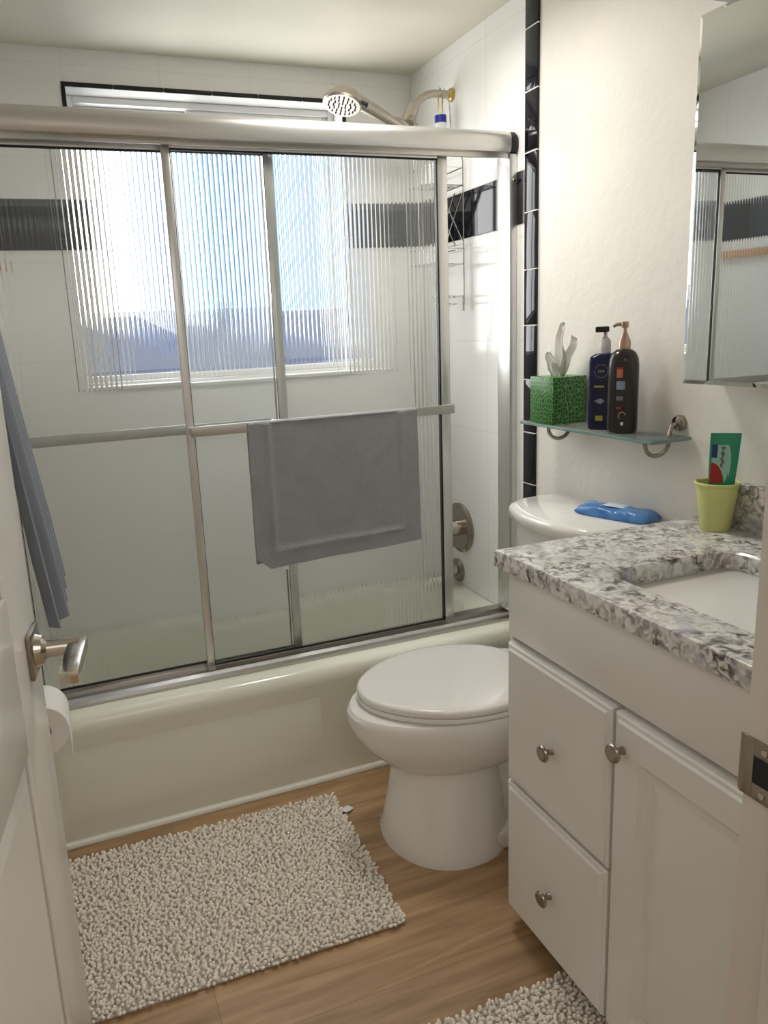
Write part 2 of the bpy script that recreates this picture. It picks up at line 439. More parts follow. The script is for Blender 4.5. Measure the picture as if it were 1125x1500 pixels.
# distant houses beyond the window
def house(x0, x1, y, h, rh, lab):
    t = thing('house', lab, 'house', ((x0 + x1) / 2, y, -3), 'rooftops beyond the window')
    obj('wall', box(B(), x0, x1, y, y + 5, -3, h, .02), M['house'], t)
    bm = B(); loft(bm, [[Vector((x0 - .3, y - .3, h)), Vector((x1 + .3, y - .3, h)), Vector((x1 + .3, y + 5.3, h)), Vector((x0 - .3, y + 5.3, h))],
                        [Vector((x0 + .9, y + 2.3, h + rh)), Vector((x1 - .9, y + 2.3, h + rh)), Vector((x1 - .9, y + 2.8, h + rh)), Vector((x0 + .9, y + 2.8, h + rh))]])
    obj('roof', bm, M['roof'], t, smooth=False)
house(-4.2, 1.2, 11, .95, .85, 'blue grey house roof low behind the left of the window')
house(3.2, 8.5, 14, .9, .9, 'blue grey house roof behind the right of the window')

# ------------------------------------------------------------------ bathtub
TX0, TX1 = LX + .002, -.003
t = thing('bathtub', 'white alcove bathtub with sliding glass doors standing on its rim', 'bathtub', (-.76, .38, 0))
cx, cy = -.77, .43
A = angs(cx, cy, TX0, TX1, .0, BY - .002, 96)
bm = B()
def RR(i, z, fy=0.): return rectring(cx, cy, TX0 + i * 0, TX1 - i * 0, fy + i, BY - .002, z, A)
rings = [RR(0, 0), RR(0, .300), RR(-.006, .318), RR(-.006, .335), RR(0, .352), RR(.010, .362), RR(.022, HT)]
def IN(a, b, z, p): return sup(cx, cy, a, b, z, p, ang=A)
rings += [IN(.690, .262, HT, 7), IN(.678, .252, HT - .008, 6.5), IN(.668, .244, HT - .03, 6), IN(.640, .225, .20, 5), IN(.60, .195, .115, 4.2), IN(.54, .16, .085, 3.5), IN(.2, .06, .08, 2.5)]
loft(bm, rings, cap0=True, cap1=True)
obj('tub_shell', bm, M['tub'], t, sharp=40)
bm = B()   # raised border round the sunk apron panel
def quadpanel(bm, x0, x1, z0, z1, w, yo, yi):
    o = [Vector((x0, yo, z0)), Vector((x1, yo, z0)), Vector((x1, yo, z1)), Vector((x0, yo, z1))]
    i = [Vector((x0 + w, yi, z0 + w)), Vector((x1 - w, yi, z0 + w)), Vector((x1 - w, yi, z1 - w)), Vector((x0 + w, yi, z1 - w))]
    b = [Vector((p.x, .004, p.z)) for p in o]
    loft(bm, [b, o, i], True, True)
quadpanel(bm, -1.46, -.735, .065, .275, .022, -.0005, -.0055)
obj('apron_panel', bm, M['tub'], t, sharp=20)
bm = B(); lathe(bm, [(0, .004), (.018, .004), (.026, .0015), (.027, 0)], (-.20, .42, .0805)); obj('drain', bm, M['nickel_l'], t)

# ------------------------------------------------------------------ sliding shower doors
sd = thing('shower_door', 'aluminium framed sliding shower doors on the rim of the bathtub', 'shower door', (-.76, .09, HT))
def ext(bm, prof, x0, x1, mi=0):    # prof (y,z) list extruded along x
    loft(bm, [[Vector((x0, y, z)) for y, z in prof], [Vector((x1, y, z)) for y, z in prof]], mi=mi)
bm = B()
pr = [(.052, 1.822), (.048, 1.830), (.046, 1.842), (.046, 1.852)] + [(.072 - .026 * math.cos(a), 1.856 + .026 * math.sin(a)) for a in [PI / 2 * i / 8 for i in range(9)]] + [(.118, 1.884), (.130, 1.880), (.132, 1.822), (.126, 1.819), (.060, 1.819)]
ext(bm, pr, LX + .001, -.028); hd = obj('header_rail', bm, M['alu'], sd, sharp=25)
bm = B(); ext(bm, [(y + (.09 - y) * .04, z + (1.852 - z) * .04) for y, z in pr], -.030, -.008); obj('end_cap', bm, M['gasket'], hd)
hd.children[0]['label'] = 'black end cap'
obj('lip', box(B(), LX + .001, -.012, .062, .066, 1.806, 1.822, .001), M['alu_dark'], hd)
bm = B()
ext(bm, [(.040, HT + .0005), (.040, HT + .008), (.046, HT + .016), (.058, HT + .022), (.062, HT + .012), (.097, HT + .012), (.100, HT + .022), (.135, HT + .022), (.140, HT + .0005)], LX + .001, -.001)
obj('bottom_track', bm, M['alu_dark'], sd, sharp=25)
for s, x0, x1 in ((0, -.026, -.0005), (1, LX + .0005, LX + .026)):
    j = obj('wall_jamb', box(B(), x0, x1, .058, .128, HT + .022, 1.819, .002), M['alu'], sd)
    b2 = B()
    xx = x0 if s == 0 else x1
    lathe(b2, [(0, .0), (.0048, .0), (.0048, .004), (.003, .006), (0, .006)], (-.013 if s == 0 else LX + .013, .0585, 1.745), (0, -1, 0), 14)
    obj('screw', b2, M['nickel'], j)
bm = B(); lathe(bm, [(0, 0), (.008, 0), (.008, .012), (0, .012)], (-.013, .048, HT + .038), (0, -1, 0), 14); obj('bumper', bm, M['gasket'], sd)

def ribpane(x0, x1, y, z0, z1, parent):
    pitch = .0128; seg = 8; n = round((x1 - x0) / pitch) * seg; A_ = .0027; bm = B()
    f0, f1, r0, r1 = [], [], [], []
    for i in range(n + 1):
        x = x0 + (x1 - x0) * i / n; ry = y - .0025 - A_ * (1 - math.cos(2 * PI * i / seg)) / 2
        r0.append(bm.verts.new((x, ry, z0))); r1.append(bm.verts.new((x, ry, z1)))
        f0.append(bm.verts.new((x, y + .002, z0))); f1.append(bm.verts.new((x, y + .002, z1)))
    for i in range(n):
        bm.faces.new((f0[i + 1], f0[i], f1[i], f1[i + 1])).material_index = 0
        bm.faces.new((r0[i], r0[i + 1], r1[i + 1], r1[i])).material_index = 1
        bm.faces.new((f0[i], f0[i + 1], r0[i + 1], r0[i])).material_index = 0
        bm.faces.new((f1[i + 1], f1[i], r1[i], r1[i + 1])).material_index = 0
    bm.faces.new((f0[0], f1[0], r1[0], r0[0])); bm.faces.new((f0[-1], r0[-1], r1[-1], f1[-1]))
    o = obj('ribbed_glass', bm, [M['glass_haze'], M['glass_rib']], parent, sharp=60)
    o['label'] = 'clear vertically ribbed glass pane'; return o

def panel(x0, x1, y, wl, wr, bar):
    z0, z1 = HT + .016, 1.822
    p = obj('door_panel', box(box(B(), x0, x0 + wl, y - .009, y + .009, z0, z1, .0022), x1 - wr, x1, y - .009, y + .009, z0, z1, .0022), M['alu'], sd)
    p['label'] = 'front sliding panel' if bar else 'rear sliding panel'
    r = B(); box(r, x0 + wl, x1 - wr, y - .008, y + .008, z0, z0 + .013, .001); obj('bottom_rail', r, M['alu_dark'], p)
    r = B(); box(r, x0 + wl, x1 - wr, y - .008, y + .008, z1 - .020, z1, .001); obj('top_rail', r, M['alu'], p)
    g = B()
    for a, b, c, d in ((x0 + wl, x1 - wr, z0 + .013, z0 + .0165), (x0 + wl, x1 - wr, z1 - .024, z1 - .020)): box(g, a, b, y - .005, y + .005, c, d)
    box(g, x0 + wl, x0 + wl + .0018, y - .005, y + .005, z0 + .013, z1 - .02); box(g, x1 - wr - .0045, x1 - wr, y - .0078, y + .005, z0 + .013, z1 - .02)
    obj('gasket', g, M['gasket'], p)
    ribpane(x0 + wl, x1 - wr, y, z0 + .014, z1 - .022, p)
    return p
pf = panel(-1.039, -.226, .085, .021, .032, True)
pb = panel(-1.500, -.743, .115, .018, .024, False)
def towelbar(x0, x1, y, out, z, p, nm):
    bm = B(); yb = y + out
    box(bm, x0, x1, yb - .0035, yb + .0035, z - .014, z + .014, .0028)
    o = obj('towel_bar', bm, M['alu_flat'], p); o['label'] = nm
    c = B()
    for x in (x0 + .008, x1 - .008): box(c, x - .009, x + .009, min(y, yb), max(y, yb), z - .010, z + .010, .002)
    obj('bar_bracket', c, M['alu'], o)
towelbar(-1.033, -.234, .076, -.036, 1.086, pf, 'flat aluminium towel bar')
towelbar(-1.495, -.765, .124, .034, 1.082, pb, 'flat aluminium towel bar inside the shower')
sd.location.y += .020

# ------------------------------------------------------------------ grey towel over the bar
def wavy(bm_faces): pass
def drape(x0, x1, yb, zt, front, back, thick, nx=50, nz=30, disp=None, rad=.010):
    """closed sheet hung over a bar along x; front length, back length"""
    path = []
    for i in range(nz + 1): path.append((yb - rad, zt - front * (1 - i / nz), -1, front * (1 - i / nz)))
    for i in range(1, 8):
        a = PI * i / 8; path.append((yb - rad * math.cos(a), zt + rad * .6 * math.sin(a), 0, 0))
    for i in range(nz + 1): path.append((yb + rad, zt - back * i / nz, 1, back * i / nz))
    bm = B(); G = []
    for k, (y, z, s, d) in enumerate(path):
        row = []
        for i in range(nx + 1):
            u = i / nx; x = x0 + (x1 - x0) * u; p = Vector((x, y, z))
            if disp: p = disp(p, u, s, d)
            row.append(bm.verts.new(p))
        G.append(row)
    for a, b in zip(G, G[1:]):
        for i in range(nx): bm.faces.new((a[i], a[i + 1], b[i + 1], b[i]))
    bmesh.ops.recalc_face_normals(bm, faces=list(bm.faces))
    bmesh.ops.solidify(bm, geom=list(bm.faces), thickness=thick)
    return bm
def tdisp(p, u, s, d):
    if s < 0:
        q = p.copy(); f = d / .40
        q.y += -.0035 * math.sin(u * 9 + 1) * f - .004 * f
        q.x += (.5 - u) * -.006 * f + (-.012 * (1 - u) + .004) * 0
        # sunken inner field bordered by a raised band
        ex = min(u, 1 - u) * .512; ez = .405 - d
        e = min(ex - .055, ez - .045)
        q.y += .0030 * min(1, max(0, e / .012)) - .0026 * math.exp(-(e / .010) ** 2) + .0015 * math.sin(u * 23 + d * 9) * math.sin(d * 31 + u * 4)
        q.z += (.028 * (1 - u) ** 6 - .012 * math.sin(u * PI)) * 0 + (u * .018) * f - .006 * f
        q.z += (.035 * max(0, 1 - u * 14)) * f
        return q
    if s > 0:
        q = p.copy(); q.y += -.002; return q
    return p
bm = drape(-.880, -.366, .040, 1.092, .408, .40, .007, 150, 110, tdisp, .0115)
tg = obj('bath_towel', bm, M['towel'], sharp=70)
tg.location.y += .020
tag(tg, 'grey terry towel folded over the bar of the sliding glass door', 'towel')
bm = B(); box(bm, -.812, -.790, .047, .049, .668, .70, .0005); ct = obj('care_label', bm, M['white_print'], tg); ct['label'] = 'pale sewn label'

# ------------------------------------------------------------------ shower fittings
sh = thing('handheld_shower', 'brushed nickel handheld shower head in its holder above the door header', 'shower head', (0, .46, 2.088))
bm = B(); lathe(bm, [(0, .022), (.012, .022), (.014, .014), (.020, .010), (.022, 0)], (.001, .462, 2.086), (-1, 0, 0)); f_ = obj('wall_flange', bm, M['brass'], sh); f_['label'] = 'gold wall flange'
arm = bez((-.01, .462, 2.086), (-.09, .462, 2.092), (-.115, .462, 2.080), (-.150, .462, 2.030), 14)
obj('shower_arm', tube(B(), arm, .0125, 14), M['nickel_m'], sh)
bm = B(); tube(bm, [(-.143, .462, 2.043), (-.150, .462, 2.030), (-.176, .462, 1.985)], [.020, .0215, .0225], 18)
tube(bm, [(-.160, .445, 2.0), (-.185, .42, 1.975)], [.016, .017], 14)
tube(bm, [(-.150, .44, 1.972), (-.235, .425, 1.985)], [.015, .013], 14)
obj('holder', bm, M['nickel_m'], sh)
hp = bez((-.185, .425, 1.955), (-.25, .41, 1.975), (-.31, .40, 2.005), (-.40, .39, 2.036), 14)
hh = obj('handle', tube(B(), hp, [.014 + .009 * (i / 14) for i in range(15)], 14), M['nickel_m'], sh)
d_ = Vector((-.28, -.22, -1)).normalized()
bm = B(); c0 = Vector((-.425, .385, 2.026))
lathe(bm, [(0, -.028), (.030, -.026), (.050, -.016), (.060, .002), (.061, .014), (.056, .020), (0, .020)], c0, d_, 32)
obj('spray_head', bm, M['nickel_m'], sh)
bm = B(); q = Vector((0, 0, 1)).rotation_difference(d_).to_matrix()
for rr, k in ((.012, 6), (.027, 12), (.042, 18)):
    for j in range(k):
        a = 2 * PI * j / k; p = c0 + q @ Vector((rr * math.cos(a), rr * math.sin(a), .020))
        tube(bm, [p, p + d_ * .004], .0026, 6)
nz = obj('nozzle_face', bm, M['gasket'], sh); nz['label'] = 'dark rubber spray nozzles'; nz['kind'] = 'stuff'
bm = B(); p = c0 + q @ Vector((0, .0, .02)); tube(bm, [c0 + Vector((.045, -.03, -.012)), c0 + Vector((.06, -.045, -.025))], [.007, .008], 10); obj('spray_lever', bm, M['gasket'], sh)
hose = bez((-.185, .425, 1.957), (-.13, .44, 1.90), (-.05, .60, 1.5), (-.06, .60, 1.2), 12) + bez((-.06, .60, 1.2), (-.06, .60, .9), (-.16, .50, .95), (-.17, .47, 1.5), 12)[1:] + bez((-.17, .47, 1.5), (-.175, .465, 1.8), (-.17, .47, 1.95), (-.172, .46, 1.975), 6)[1:]
obj('hose', tube(B(), hose, .0065, 8), M['nickel_m'], sh)

# wire shower caddy hanging on the arm
cd = thing('shower_caddy', 'wire shower caddy hanging from the shower arm on the end wall', 'caddy', (-.02, .46, 1.38))
W = .0024
bm = B()
tube(bm, [(-.018, .365, 1.40), (-.018, .365, 1.86), (-.018, .385, 1.90), (-.018, .440, 1.95), (-.018, .448, 2.06), (-.03, .462, 2.105), (-.03, .476, 2.06), (-.018, .484, 1.95), (-.018, .540, 1.90), (-.018, .562, 1.86), (-.018, .562, 1.40)], W, 8)
for zz in (1.84, 1.60, 1.43): tube(bm, [(-.018, .365, zz), (-.018, .562, zz)], W, 8)
obj('hanger_frame', bm, M['chrome'], cd)
bm = B()
for a, b in ((.367, .505), (.425, .560)):
    tube(bm, [(-.016, a, 1.60), (-.016, b, 1.77)], W, 6); tube(bm, [(-.016, b, 1.60), (-.016, a, 1.77)], W, 6)
obj('cross_wires', bm, M['chrome'], cd)
def basket(z, h, y0, y1, d, nm='basket'):
    bm = B()
    for zz in (z, z + h):
        tube(bm, [(-.018, y0, zz), (-d, y0, zz), (-d, y1, zz), (-.018, y1, zz)], W, 6, closed=True)
    k = 9
    for i in range(k + 1):
        y = y0 + (y1 - y0) * i / k
        tube(bm, [(-.018, y, z), (-d, y, z), (-d, y, z + h)], W * .75, 6)
    for x in (-.018, -d):
        pass
    return obj(nm, bm, M['chrome'], cd)
basket(1.785, .055, .367, .560, .12); basket(1.535, .05, .367, .560, .125)
bm = B()
for zz in (1.405, 1.43): tube(bm, [(-.065 + .045 * math.cos(a), .425 + .055 * math.sin(a), zz) for a in [2 * PI * i / 16 for i in range(16)]], W, 6, closed=True)
tube(bm, [(-.02, .367, 1.43), (-.02, .367, 1.38)], W * 1.6, 6)
obj('soap_ring', bm, M['chrome'], cd)
# tag loop hanging on the arm
bt = thing('hanging_tag', 'white loop with a blue band hanging from the shower arm flange', 'tag', (-.045, .462, 1.99))
bm = B(); tube(bm, [(-.045, .447, 2.02), (-.045, .450, 2.085), (-.045, .462, 2.106), (-.045, .474, 2.085), (-.045, .477, 2.02)], .0022, 6); obj('loop', bm, M['brass'], bt)
bm = B(); lathe(bm, [(0, -.058), (.017, -.058), (.019, -.05), (.019, .022), (.013, .028), (0, .028)], (-.045, .462, 2.0), (0, 0, 1), 20); bd = obj('white_body', bm, M['white_print'], bt)
bm = B(); lathe(bm, [(.0194, -.002), (.0198, 0), (.0198, .02), (.0194, .022)], (-.045, .462, 1.998), (0, 0, 1), 20); obj('blue_band', bm, M['blue_tag'], bd)

# valve and spout
vt = thing('shower_valve', 'round brushed nickel shower valve plate with lever on the tub end wall', 'valve', (0, .442, .593))
bm = B(); lathe(bm, [(.094, 0), (.094, .006), (.086, .012), (.074, .014), (.060, .010), (.03, .012), (0, .012)], (-.0005, .442, .593), (-1, 0, 0), 40); obj('escutcheon', bm, M['nickel'], vt)
bm = B(); lathe(bm, [(.030, .010), (.028, .030), (.022, .052), (.020, .062), (0, .064)], (0, .442, .593), (-1, 0, 0), 28)
tube(bm, [(-.050, .442, .593), (-.056, .42, .555), (-.058, .41, .530)], [.010, .009, .007], 12); obj('lever_handle', bm, M['nickel_l'], vt)
sp = thing('tub_spout', 'brushed nickel tub spout below the round shower valve', 'spout', (0, .46, .42))
bm = B(); lathe(bm, [(.045, 0), (.045, .005), (.038, .012), (.026, .016), (0, .017)], (-.0005, .461, .420), (-1, 0, 0), 32); obj('spout_flange', bm, M['nickel'], sp)
bm = B(); tube(bm, [(-.01, .461, .424), (-.08, .461, .424), (-.12, .461, .416), (-.140, .461, .395)], [.024, .026, .025, .02], 18)
tube(bm, [(-.11, .461, .44), (-.11, .461, .462)], [.006, .008], 10); obj('spout_body', bm, M['nickel_l'], sp)
# tan caddy strip seen on the left end wall in the mirror
tt = thing('wall_rail', 'tan rail on the left end wall, seen in the mirror', 'rail', (LX, .40, 1.56))
bm = B(); box(bm, LX + .03, LX + .045, .14, .66, 1.545, 1.575, .004); obj('rail', bm, M['tan'], tt)
for y in (.17, .63): obj('rail_bracket', box(B(), LX - .001, LX + .031, y - .012, y + .012, 1.55, 1.57, .003), M['tan'], tt)

# ------------------------------------------------------------------ toilet
TY = -.338
to = thing('toilet', 'white two piece toilet between the bathtub and the vanity', 'toilet', (-.45, TY, 0))
def egg(xf, xb, w, z, n=44, pf=2., pb=2.6, wide=.56):
    xm = xf + (xb - xf) * wide; o = []
    for j in range(n):
        t = 2 * PI * j / n; c, s = math.cos(t), math.sin(t)
        p = pf if c < 0 else pb
        a = (xm - xf) if c < 0 else (xb - xm)
        o.append(Vector((xm + a * math.copysign(abs(c) ** (2 / p), c), TY + w * math.copysign(abs(s) ** (2 / p), s), z)))
    return o
bm = B()
loft(bm, [egg(-.683, -.36, .176, 0, wide=.5), egg(-.683, -.36, .176, .012, wide=.5), egg(-.674, -.36, .168, .03, wide=.5), egg(-.660, -.36, .150, .12, wide=.5), egg(-.648, -.36, .134, .19, wide=.5), egg(-.641, -.36, .130, .232, wide=.5), egg(-.648, -.35, .132, .246, wide=.5)], True, True)
obj('pedestal', bm, M['porcelain'], to)
bm = B()
loft(bm, [egg(-.650, -.33, .115, .222), egg(-.676, -.30, .142, .240), egg(-.700, -.26, .158, .262), egg(-.735, -.20, .178, .300), egg(-.760, -.16, .190, .340), egg(-.770, -.14, .196, .368), egg(-.768, -.135, .196, .388), egg(-.760, -.14, .190, .398), egg(-.745, -.15, .178, .400), egg(-.5, -.4, .04, .400)], True, True)
obj('bowl', bm, M['porcelain'], to)
bm = B()
box(bm, -.47, -.08, TY - .110, TY + .110, .03, .26, .02); box(bm, -.50, -.07, TY - .155, TY + .155, 0, .050, .012); box(bm, -.50, -.06, TY - .12, TY + .12, .225, .345, .03, 4)
box(bm, -.24, -.02, TY - .13, TY + .13, .32, .415, .025, 4)
obj('trapway', bm, M['porcelain'], to)
def lidring(z, sc=1., dx=0.):
    half = [(-.732, 0), (-.727, .036), (-.708, .074), (-.672, .114), (-.622, .150), (-.562, .177), (-.50, .190), (-.435, .190), (-.375, .177), (-.325, .152), (-.288, .116), (-.268, .07), (-.263, 0)]
    P_ = half + [(x, -w) for x, w in half[-2:0:-1]]; n = len(P_); pts = []
    for i in range(n):
        a, b, c_, d = P_[i - 1], P_[i], P_[(i + 1) % n], P_[(i + 2) % n]
        for k in range(4):
            t = k / 4
            pts.append([.5 * (2 * b[q] + (c_[q] - a[q]) * t + (2 * a[q] - 5 * b[q] + 4 * c_[q] - d[q]) * t * t + (-a[q] + 3 * b[q] - 3 * c_[q] + d[q]) * t ** 3) for q in (0, 1)])
    c = -.48; th = -.10; o = []
    for x, w in pts:
        u, v = (x - c) * sc, w * sc
        o.append(Vector((c + u * math.cos(th) - v * math.sin(th), TY + u * math.sin(th) + v * math.cos(th), z)))
    return o
bm = B(); loft(bm, [lidring(.401, .985), lidring(.404, 1.), lidring(.412, 1.), lidring(.415, .99)]); obj('seat', bm, M['seat'], to, sharp=50)
bm = B(); loft(bm, [lidring(.4165, .985), lidring(.419, 1.0), lidring(.428, 1.006), lidring(.434, .996), lidring(.437, .975), lidring(.4385, .93), lidring(.4395, .7), lidring(.440, .2)]); obj('lid', bm, M['seat'], to, sharp=50)
for s in (-1, 1): obj('seat_hinge', box(B(), -.238, -.205, TY + s * .075 - .02, TY + s * .075 + .02, .405, .436, .008, 3), M['seat'], to)
def trect(x0, x1, y0, y1, z, bow=0., r=.03, n=10):
    """rounded rectangle, front side (x0) bowed forwards"""
    pts = []
    for (cx_, cy_, a0) in ((x1 - r, y1 - r, 0), (x0 + r, y1 - r, PI / 2), (x0 + r, y0 + r, PI), (x1 - r, y0 + r, 3 * PI / 2)):
        for i in range(n):
            a = a0 + PI / 2 * i / (n - 1); pts.append([cx_ + r * math.cos(a), cy_ + r * math.sin(a)])
        if a0 == PI / 2:
            for i in range(1, 12):
                pts.append([x0, (y1 - r) + (y0 - y1 + 2 * r) * i / 12])
    ym = (y0 + y1) / 2; h = (y1 - y0) / 2; out = []
    for x, y in pts:
        k = max(0, 1 - ((y - ym) / h) ** 2); w = min(1, max(0, (x1 - x) / (x1 - x0)))
        out.append(Vector((x - bow * k * w, y, z)))
    return out
bm = B(); TA, TB = -.560, -.160
loft(bm, [trect(-.150, -.010, TA + .03, TB - .03, .415, .03), trect(-.160, -.008, TA + .01, TB - .01, .46, .045, .04), trect(-.170, -.006, TA, TB, .80, .058, .05)]); obj('tank', bm, M['porcelain'], to)
bm = B(); a, b = TA - .01, TB + .012
loft(bm, [trect(-.170, -.006, TA + .004, TB - .004, .796, .06, .05), trect(-.180, -.003, a, b, .802, .066, .055), trect(-.183, -.002, a - .002, b + .002, .822, .068, .056), trect(-.179, -.003, a + .002, b - .002, .832, .066, .055), trect(-.168, -.01, a + .012, b - .012, .837, .06, .05)])
obj('tank_lid', bm, M['porcelain'], to, sharp=60)

# ------------------------------------------------------------------ vanity
VX, VY0, VY1 = -.532, -1.452, -.691
va = thing('vanity_cabinet', 'white vanity cabinet with two drawers and a panelled door under the granite top', 'cabinet', (-.27, (VY0 + VY1) / 2, 0))
bm = B(); box(bm, VX + .016, .002, VY0, VY1, .052, .834, .001); box(bm, VX + .075, .0, VY0 + .004, VY1 - .004, 0, .053)
box(bm, VX, VX + .018, VY1 - .012, VY1, .052, .834, .001); box(bm, VX, VX + .018, VY0, VY0 + .012, .052, .834, .001)
obj('body', bm, M['cab'], va)
obj('false_front', box(B(), VX - .003, VX + .017, VY0 + .0125, VY1 - .0008, .696, .834, .0012), M['cab'], va)
def slab(y0, y1, z0, z1, panel=False):
    """front with an ogee edge; x outwards is negative"""
    bm = B(); X = VX
    def rg(i, d): return [Vector((X - d, y0 + i, z0 + i)), Vector((X - d, y1 - i, z0 + i)), Vector((X - d, y1 - i, z1 - i)), Vector((X - d, y0 + i, z1 - i))]
    R_ = [rg(0, -.0155), rg(0, .011), rg(.003, .014), rg(.009, .0145), rg(.013, .0185)]
    if panel: R_ += [rg(.062, .0185), rg(.068, .012), rg(.074, .0095), rg(.086, .0095), rg(.094, .012), rg(.116, .0165)]
    loft(bm, R_); return bm
def knob(parent, y, z, x=VX - .0185):
    bm = B(); lathe(bm, [(.0075, 0), (.0065, .004), (.0055, .010), (.007, .014), (.0155, .0185), (.0165, .0215), (.0150, .0245), (.011, .0262), (.0085, .0258), (0, .0275)], (x, y, z), (-1, 0, 0), 26)
    return obj('knob', bm, M['nickel'], parent)
d1 = obj('drawer', slab(-1.018, -.704, .374, .686), M['cab'], va, sharp=14); knob(d1, -.862, .522)
d2 = obj('drawer', slab(-1.018, -.704, .056, .367), M['cab'], va, sharp=14); knob(d2, -.862, .198)
d3 = obj('door', slab(-1.439, -1.026, .056, .686, True), M['cab'], va, sharp=14); knob(d3, -1.052, .628)

# countertop with sink hole
CX0, CX1, CY0, CY1, CZ0, CZ1 = -.545, .003, -1.462, -.652, .836, .8715
scx, scy, sa, sb = -.298, -1.115, .150, .235
A = angs(scx, scy, CX0, CX1, CY0, CY1, 96)
def OR(i, z): return rectring(scx, scy, CX0 + i, CX1, CY0 + i, CY1 - i, z, A)
def SR(d, z): return sup(scx, scy, sa + d, sb + d, z, 14, ang=A)
bm = B(); R_ = [SR(0, CZ0), OR(0, CZ0), OR(0, CZ1 - .004), OR(.0015, CZ1 - .001), OR(.005, CZ1), SR(.004, CZ1), SR(0, CZ1 - .004), SR(0, CZ0)]
loft(bm, R_, False, False); bmesh.ops.remove_doubles(bm, verts=list(bm.verts), dist=1e-5)
ctp = obj('countertop', bm, M['granite'], sharp=40); tag(ctp, 'speckled grey and white granite countertop on the white vanity', 'countertop')
bm = B(); box(bm, -.016, .003, CY0, -.735, CZ1, CZ1 + .100, .002); obj('backsplash', bm, M['granite'], ctp)
bm = B(); Q = [SR(.012, CZ0 - .001), SR(.002, CZ0 - .001), SR(.000, CZ0 - .02), SR(-.006, CZ0 - .09), SR(-.022, CZ0 - .125), SR(-.06, CZ0 - .138), SR(-.12, CZ0 - .140)]
loft(bm, Q, False, True); sk = obj('sink', bm, M['tub'], sharp=50); tag(sk, 'white rectangular undermount sink in the granite countertop', 'sink')
bm = B(); lathe(bm, [(0, .003), (.016, .003), (.022, .001), (.023, 0)], (scx, scy, CZ0 - .1395)); obj('drain', bm, M['nickel_l'], sk)

# ------------------------------------------------------------------ mirror cabinet and light
mc = thing('mirror_cabinet', 'mirrored medicine cabinet on the wall above the vanity', 'cabinet', (0, -1.06, 1.187))
MY1, MY0, MZ0, MZ1, MXF = -.690, -1.43, 1.187, 1.897, -.100
obj('body', box(B(), MXF + .018, .004, MY0 + .004, MY1 - .004, MZ0 + .004, MZ1 - .004, .001), M['vinyl'], mc)
for k, (a, b) in enumerate(((MY0, (MY0 + MY1) / 2 - .001), ((MY0 + MY1) / 2 + .001, MY1))):
    dr = obj('mirror_door', box(B(), MXF + .004, MXF + .018, a, b, MZ0, MZ1, .001), M['vinyl'], mc)
    bm = B()
    def mr(i, x): return [Vector((x, a + i, MZ0 + i)), Vector((x, b - i, MZ0 + i)), Vector((x, b - i, MZ1 - i)), Vector((x, a + i, MZ1 - i))]
    loft(bm, [mr(.0, MXF + .0045), mr(.0, MXF + .0022), mr(.008, MXF), ])
    obj('mirror_glass', bm, M['mirror'], dr, smooth=False)
lt = thing('vanity_light', 'frosted vanity light bar on the wall just above the mirror cabinet', 'light', (0, -1.05, 1.93))
obj('backplate', box(B(), -.030, .003, -1.40, -.72, 1.925, 2.03, .004), M['nickel_l'], lt)
for y in (-.775, -.94, -1.105, -1.27):
    bm = B(); box(bm, -.115, -.032, y - .045, y + .045, 1.906, 2.01, .006, 3); obj('glass_shade', bm, M['lamp_off'], lt)

# ------------------------------------------------------------------ glass shelf and what stands on it
SZ = 1.055
gs = thing('glass_shelf', 'small glass wall shelf on hooked metal brackets above the toilet tank', 'shelf', (-.06, -.38, SZ))
bm = B(); box(bm, -.120, -.002, -.632, -.118, SZ - .008, SZ, .001)
bm.faces.ensure_lookup_table()
for f in bm.faces:
    n_ = f.normal
    f.normal_update()
    if abs(f.normal.z) < .7: f.material_index = 1
obj('glass_plate', bm, [M['shelf_glass'], M['shelf_edge']], gs)
for y in (-.225, -.590):
    bm = B(); lathe(bm, [(.019, 0), (.019, .005), (.016, .011), (.009, .014), (0, .014)], (.003, y, 1.083), (-1, 0, 0), 24)
    br_ = obj('bracket', bm, M['nickel'], gs)
    pth = [(-.008, y, 1.083), (-.022, y, 1.078), (-.028, y, 1.062), (-.030, y, SZ - .012)] + [(-.065 + .035 * math.cos(a), y, SZ - .014 - .030 * math.sin(a)) for a in [PI * i / 12 for i in range(1, 12)]] + [(-.100, y, SZ - .014), (-.100, y, SZ - .0085)]
    obj('hook', tube(B(), pth, .0052, 10), M['nickel'], br_)
# tissue box
tb = thing('tissue_box', 'green patterned cube tissue box at the left end of the glass shelf', 'tissue box', (-.060, -.21, SZ))
obj('carton', box(B(), -.114, -.006, -.262, -.157, SZ + .0004, SZ + .128, .0015), M['tissue_box'], tb)
bm = B(); random.seed(3)
def tuft(bx, by, h, w, ph, lean):
    n = 9; mrow = []
    for i in range(n + 1):
        v = i / n; row = []
        ww = w * (.35 + .9 * math.sin(PI * min(1, v * .9 + .06)) ** .8) * (1 - .35 * v)
        for j in range(9):
            u = j / 8 - .5
            row.append(bm.verts.new((bx + lean[0] * v + .010 * math.sin(u * 9 + ph + v * 3) * (1 - .3 * v), by + lean[1] * v + u * 2 * ww + .004 * math.sin(v * 11 + ph), SZ + .118 + h * v - abs(u) * .03 * v)))
        mrow.append(row)
    for a, b in zip(mrow, mrow[1:]):
        for j in range(8): bm.faces.new((a[j], a[j + 1], b[j + 1], b[j]))
tuft(-.060, -.210, .155, .024, 0, (.0, -.012)); tuft(-.050, -.205, .120, .022, 2, (.014, -.040)); tuft(-.068, -.212, .085, .018, 4, (-.014, .012))
bmesh.ops.solidify(bm, geom=list(bm.faces), thickness=.0006)
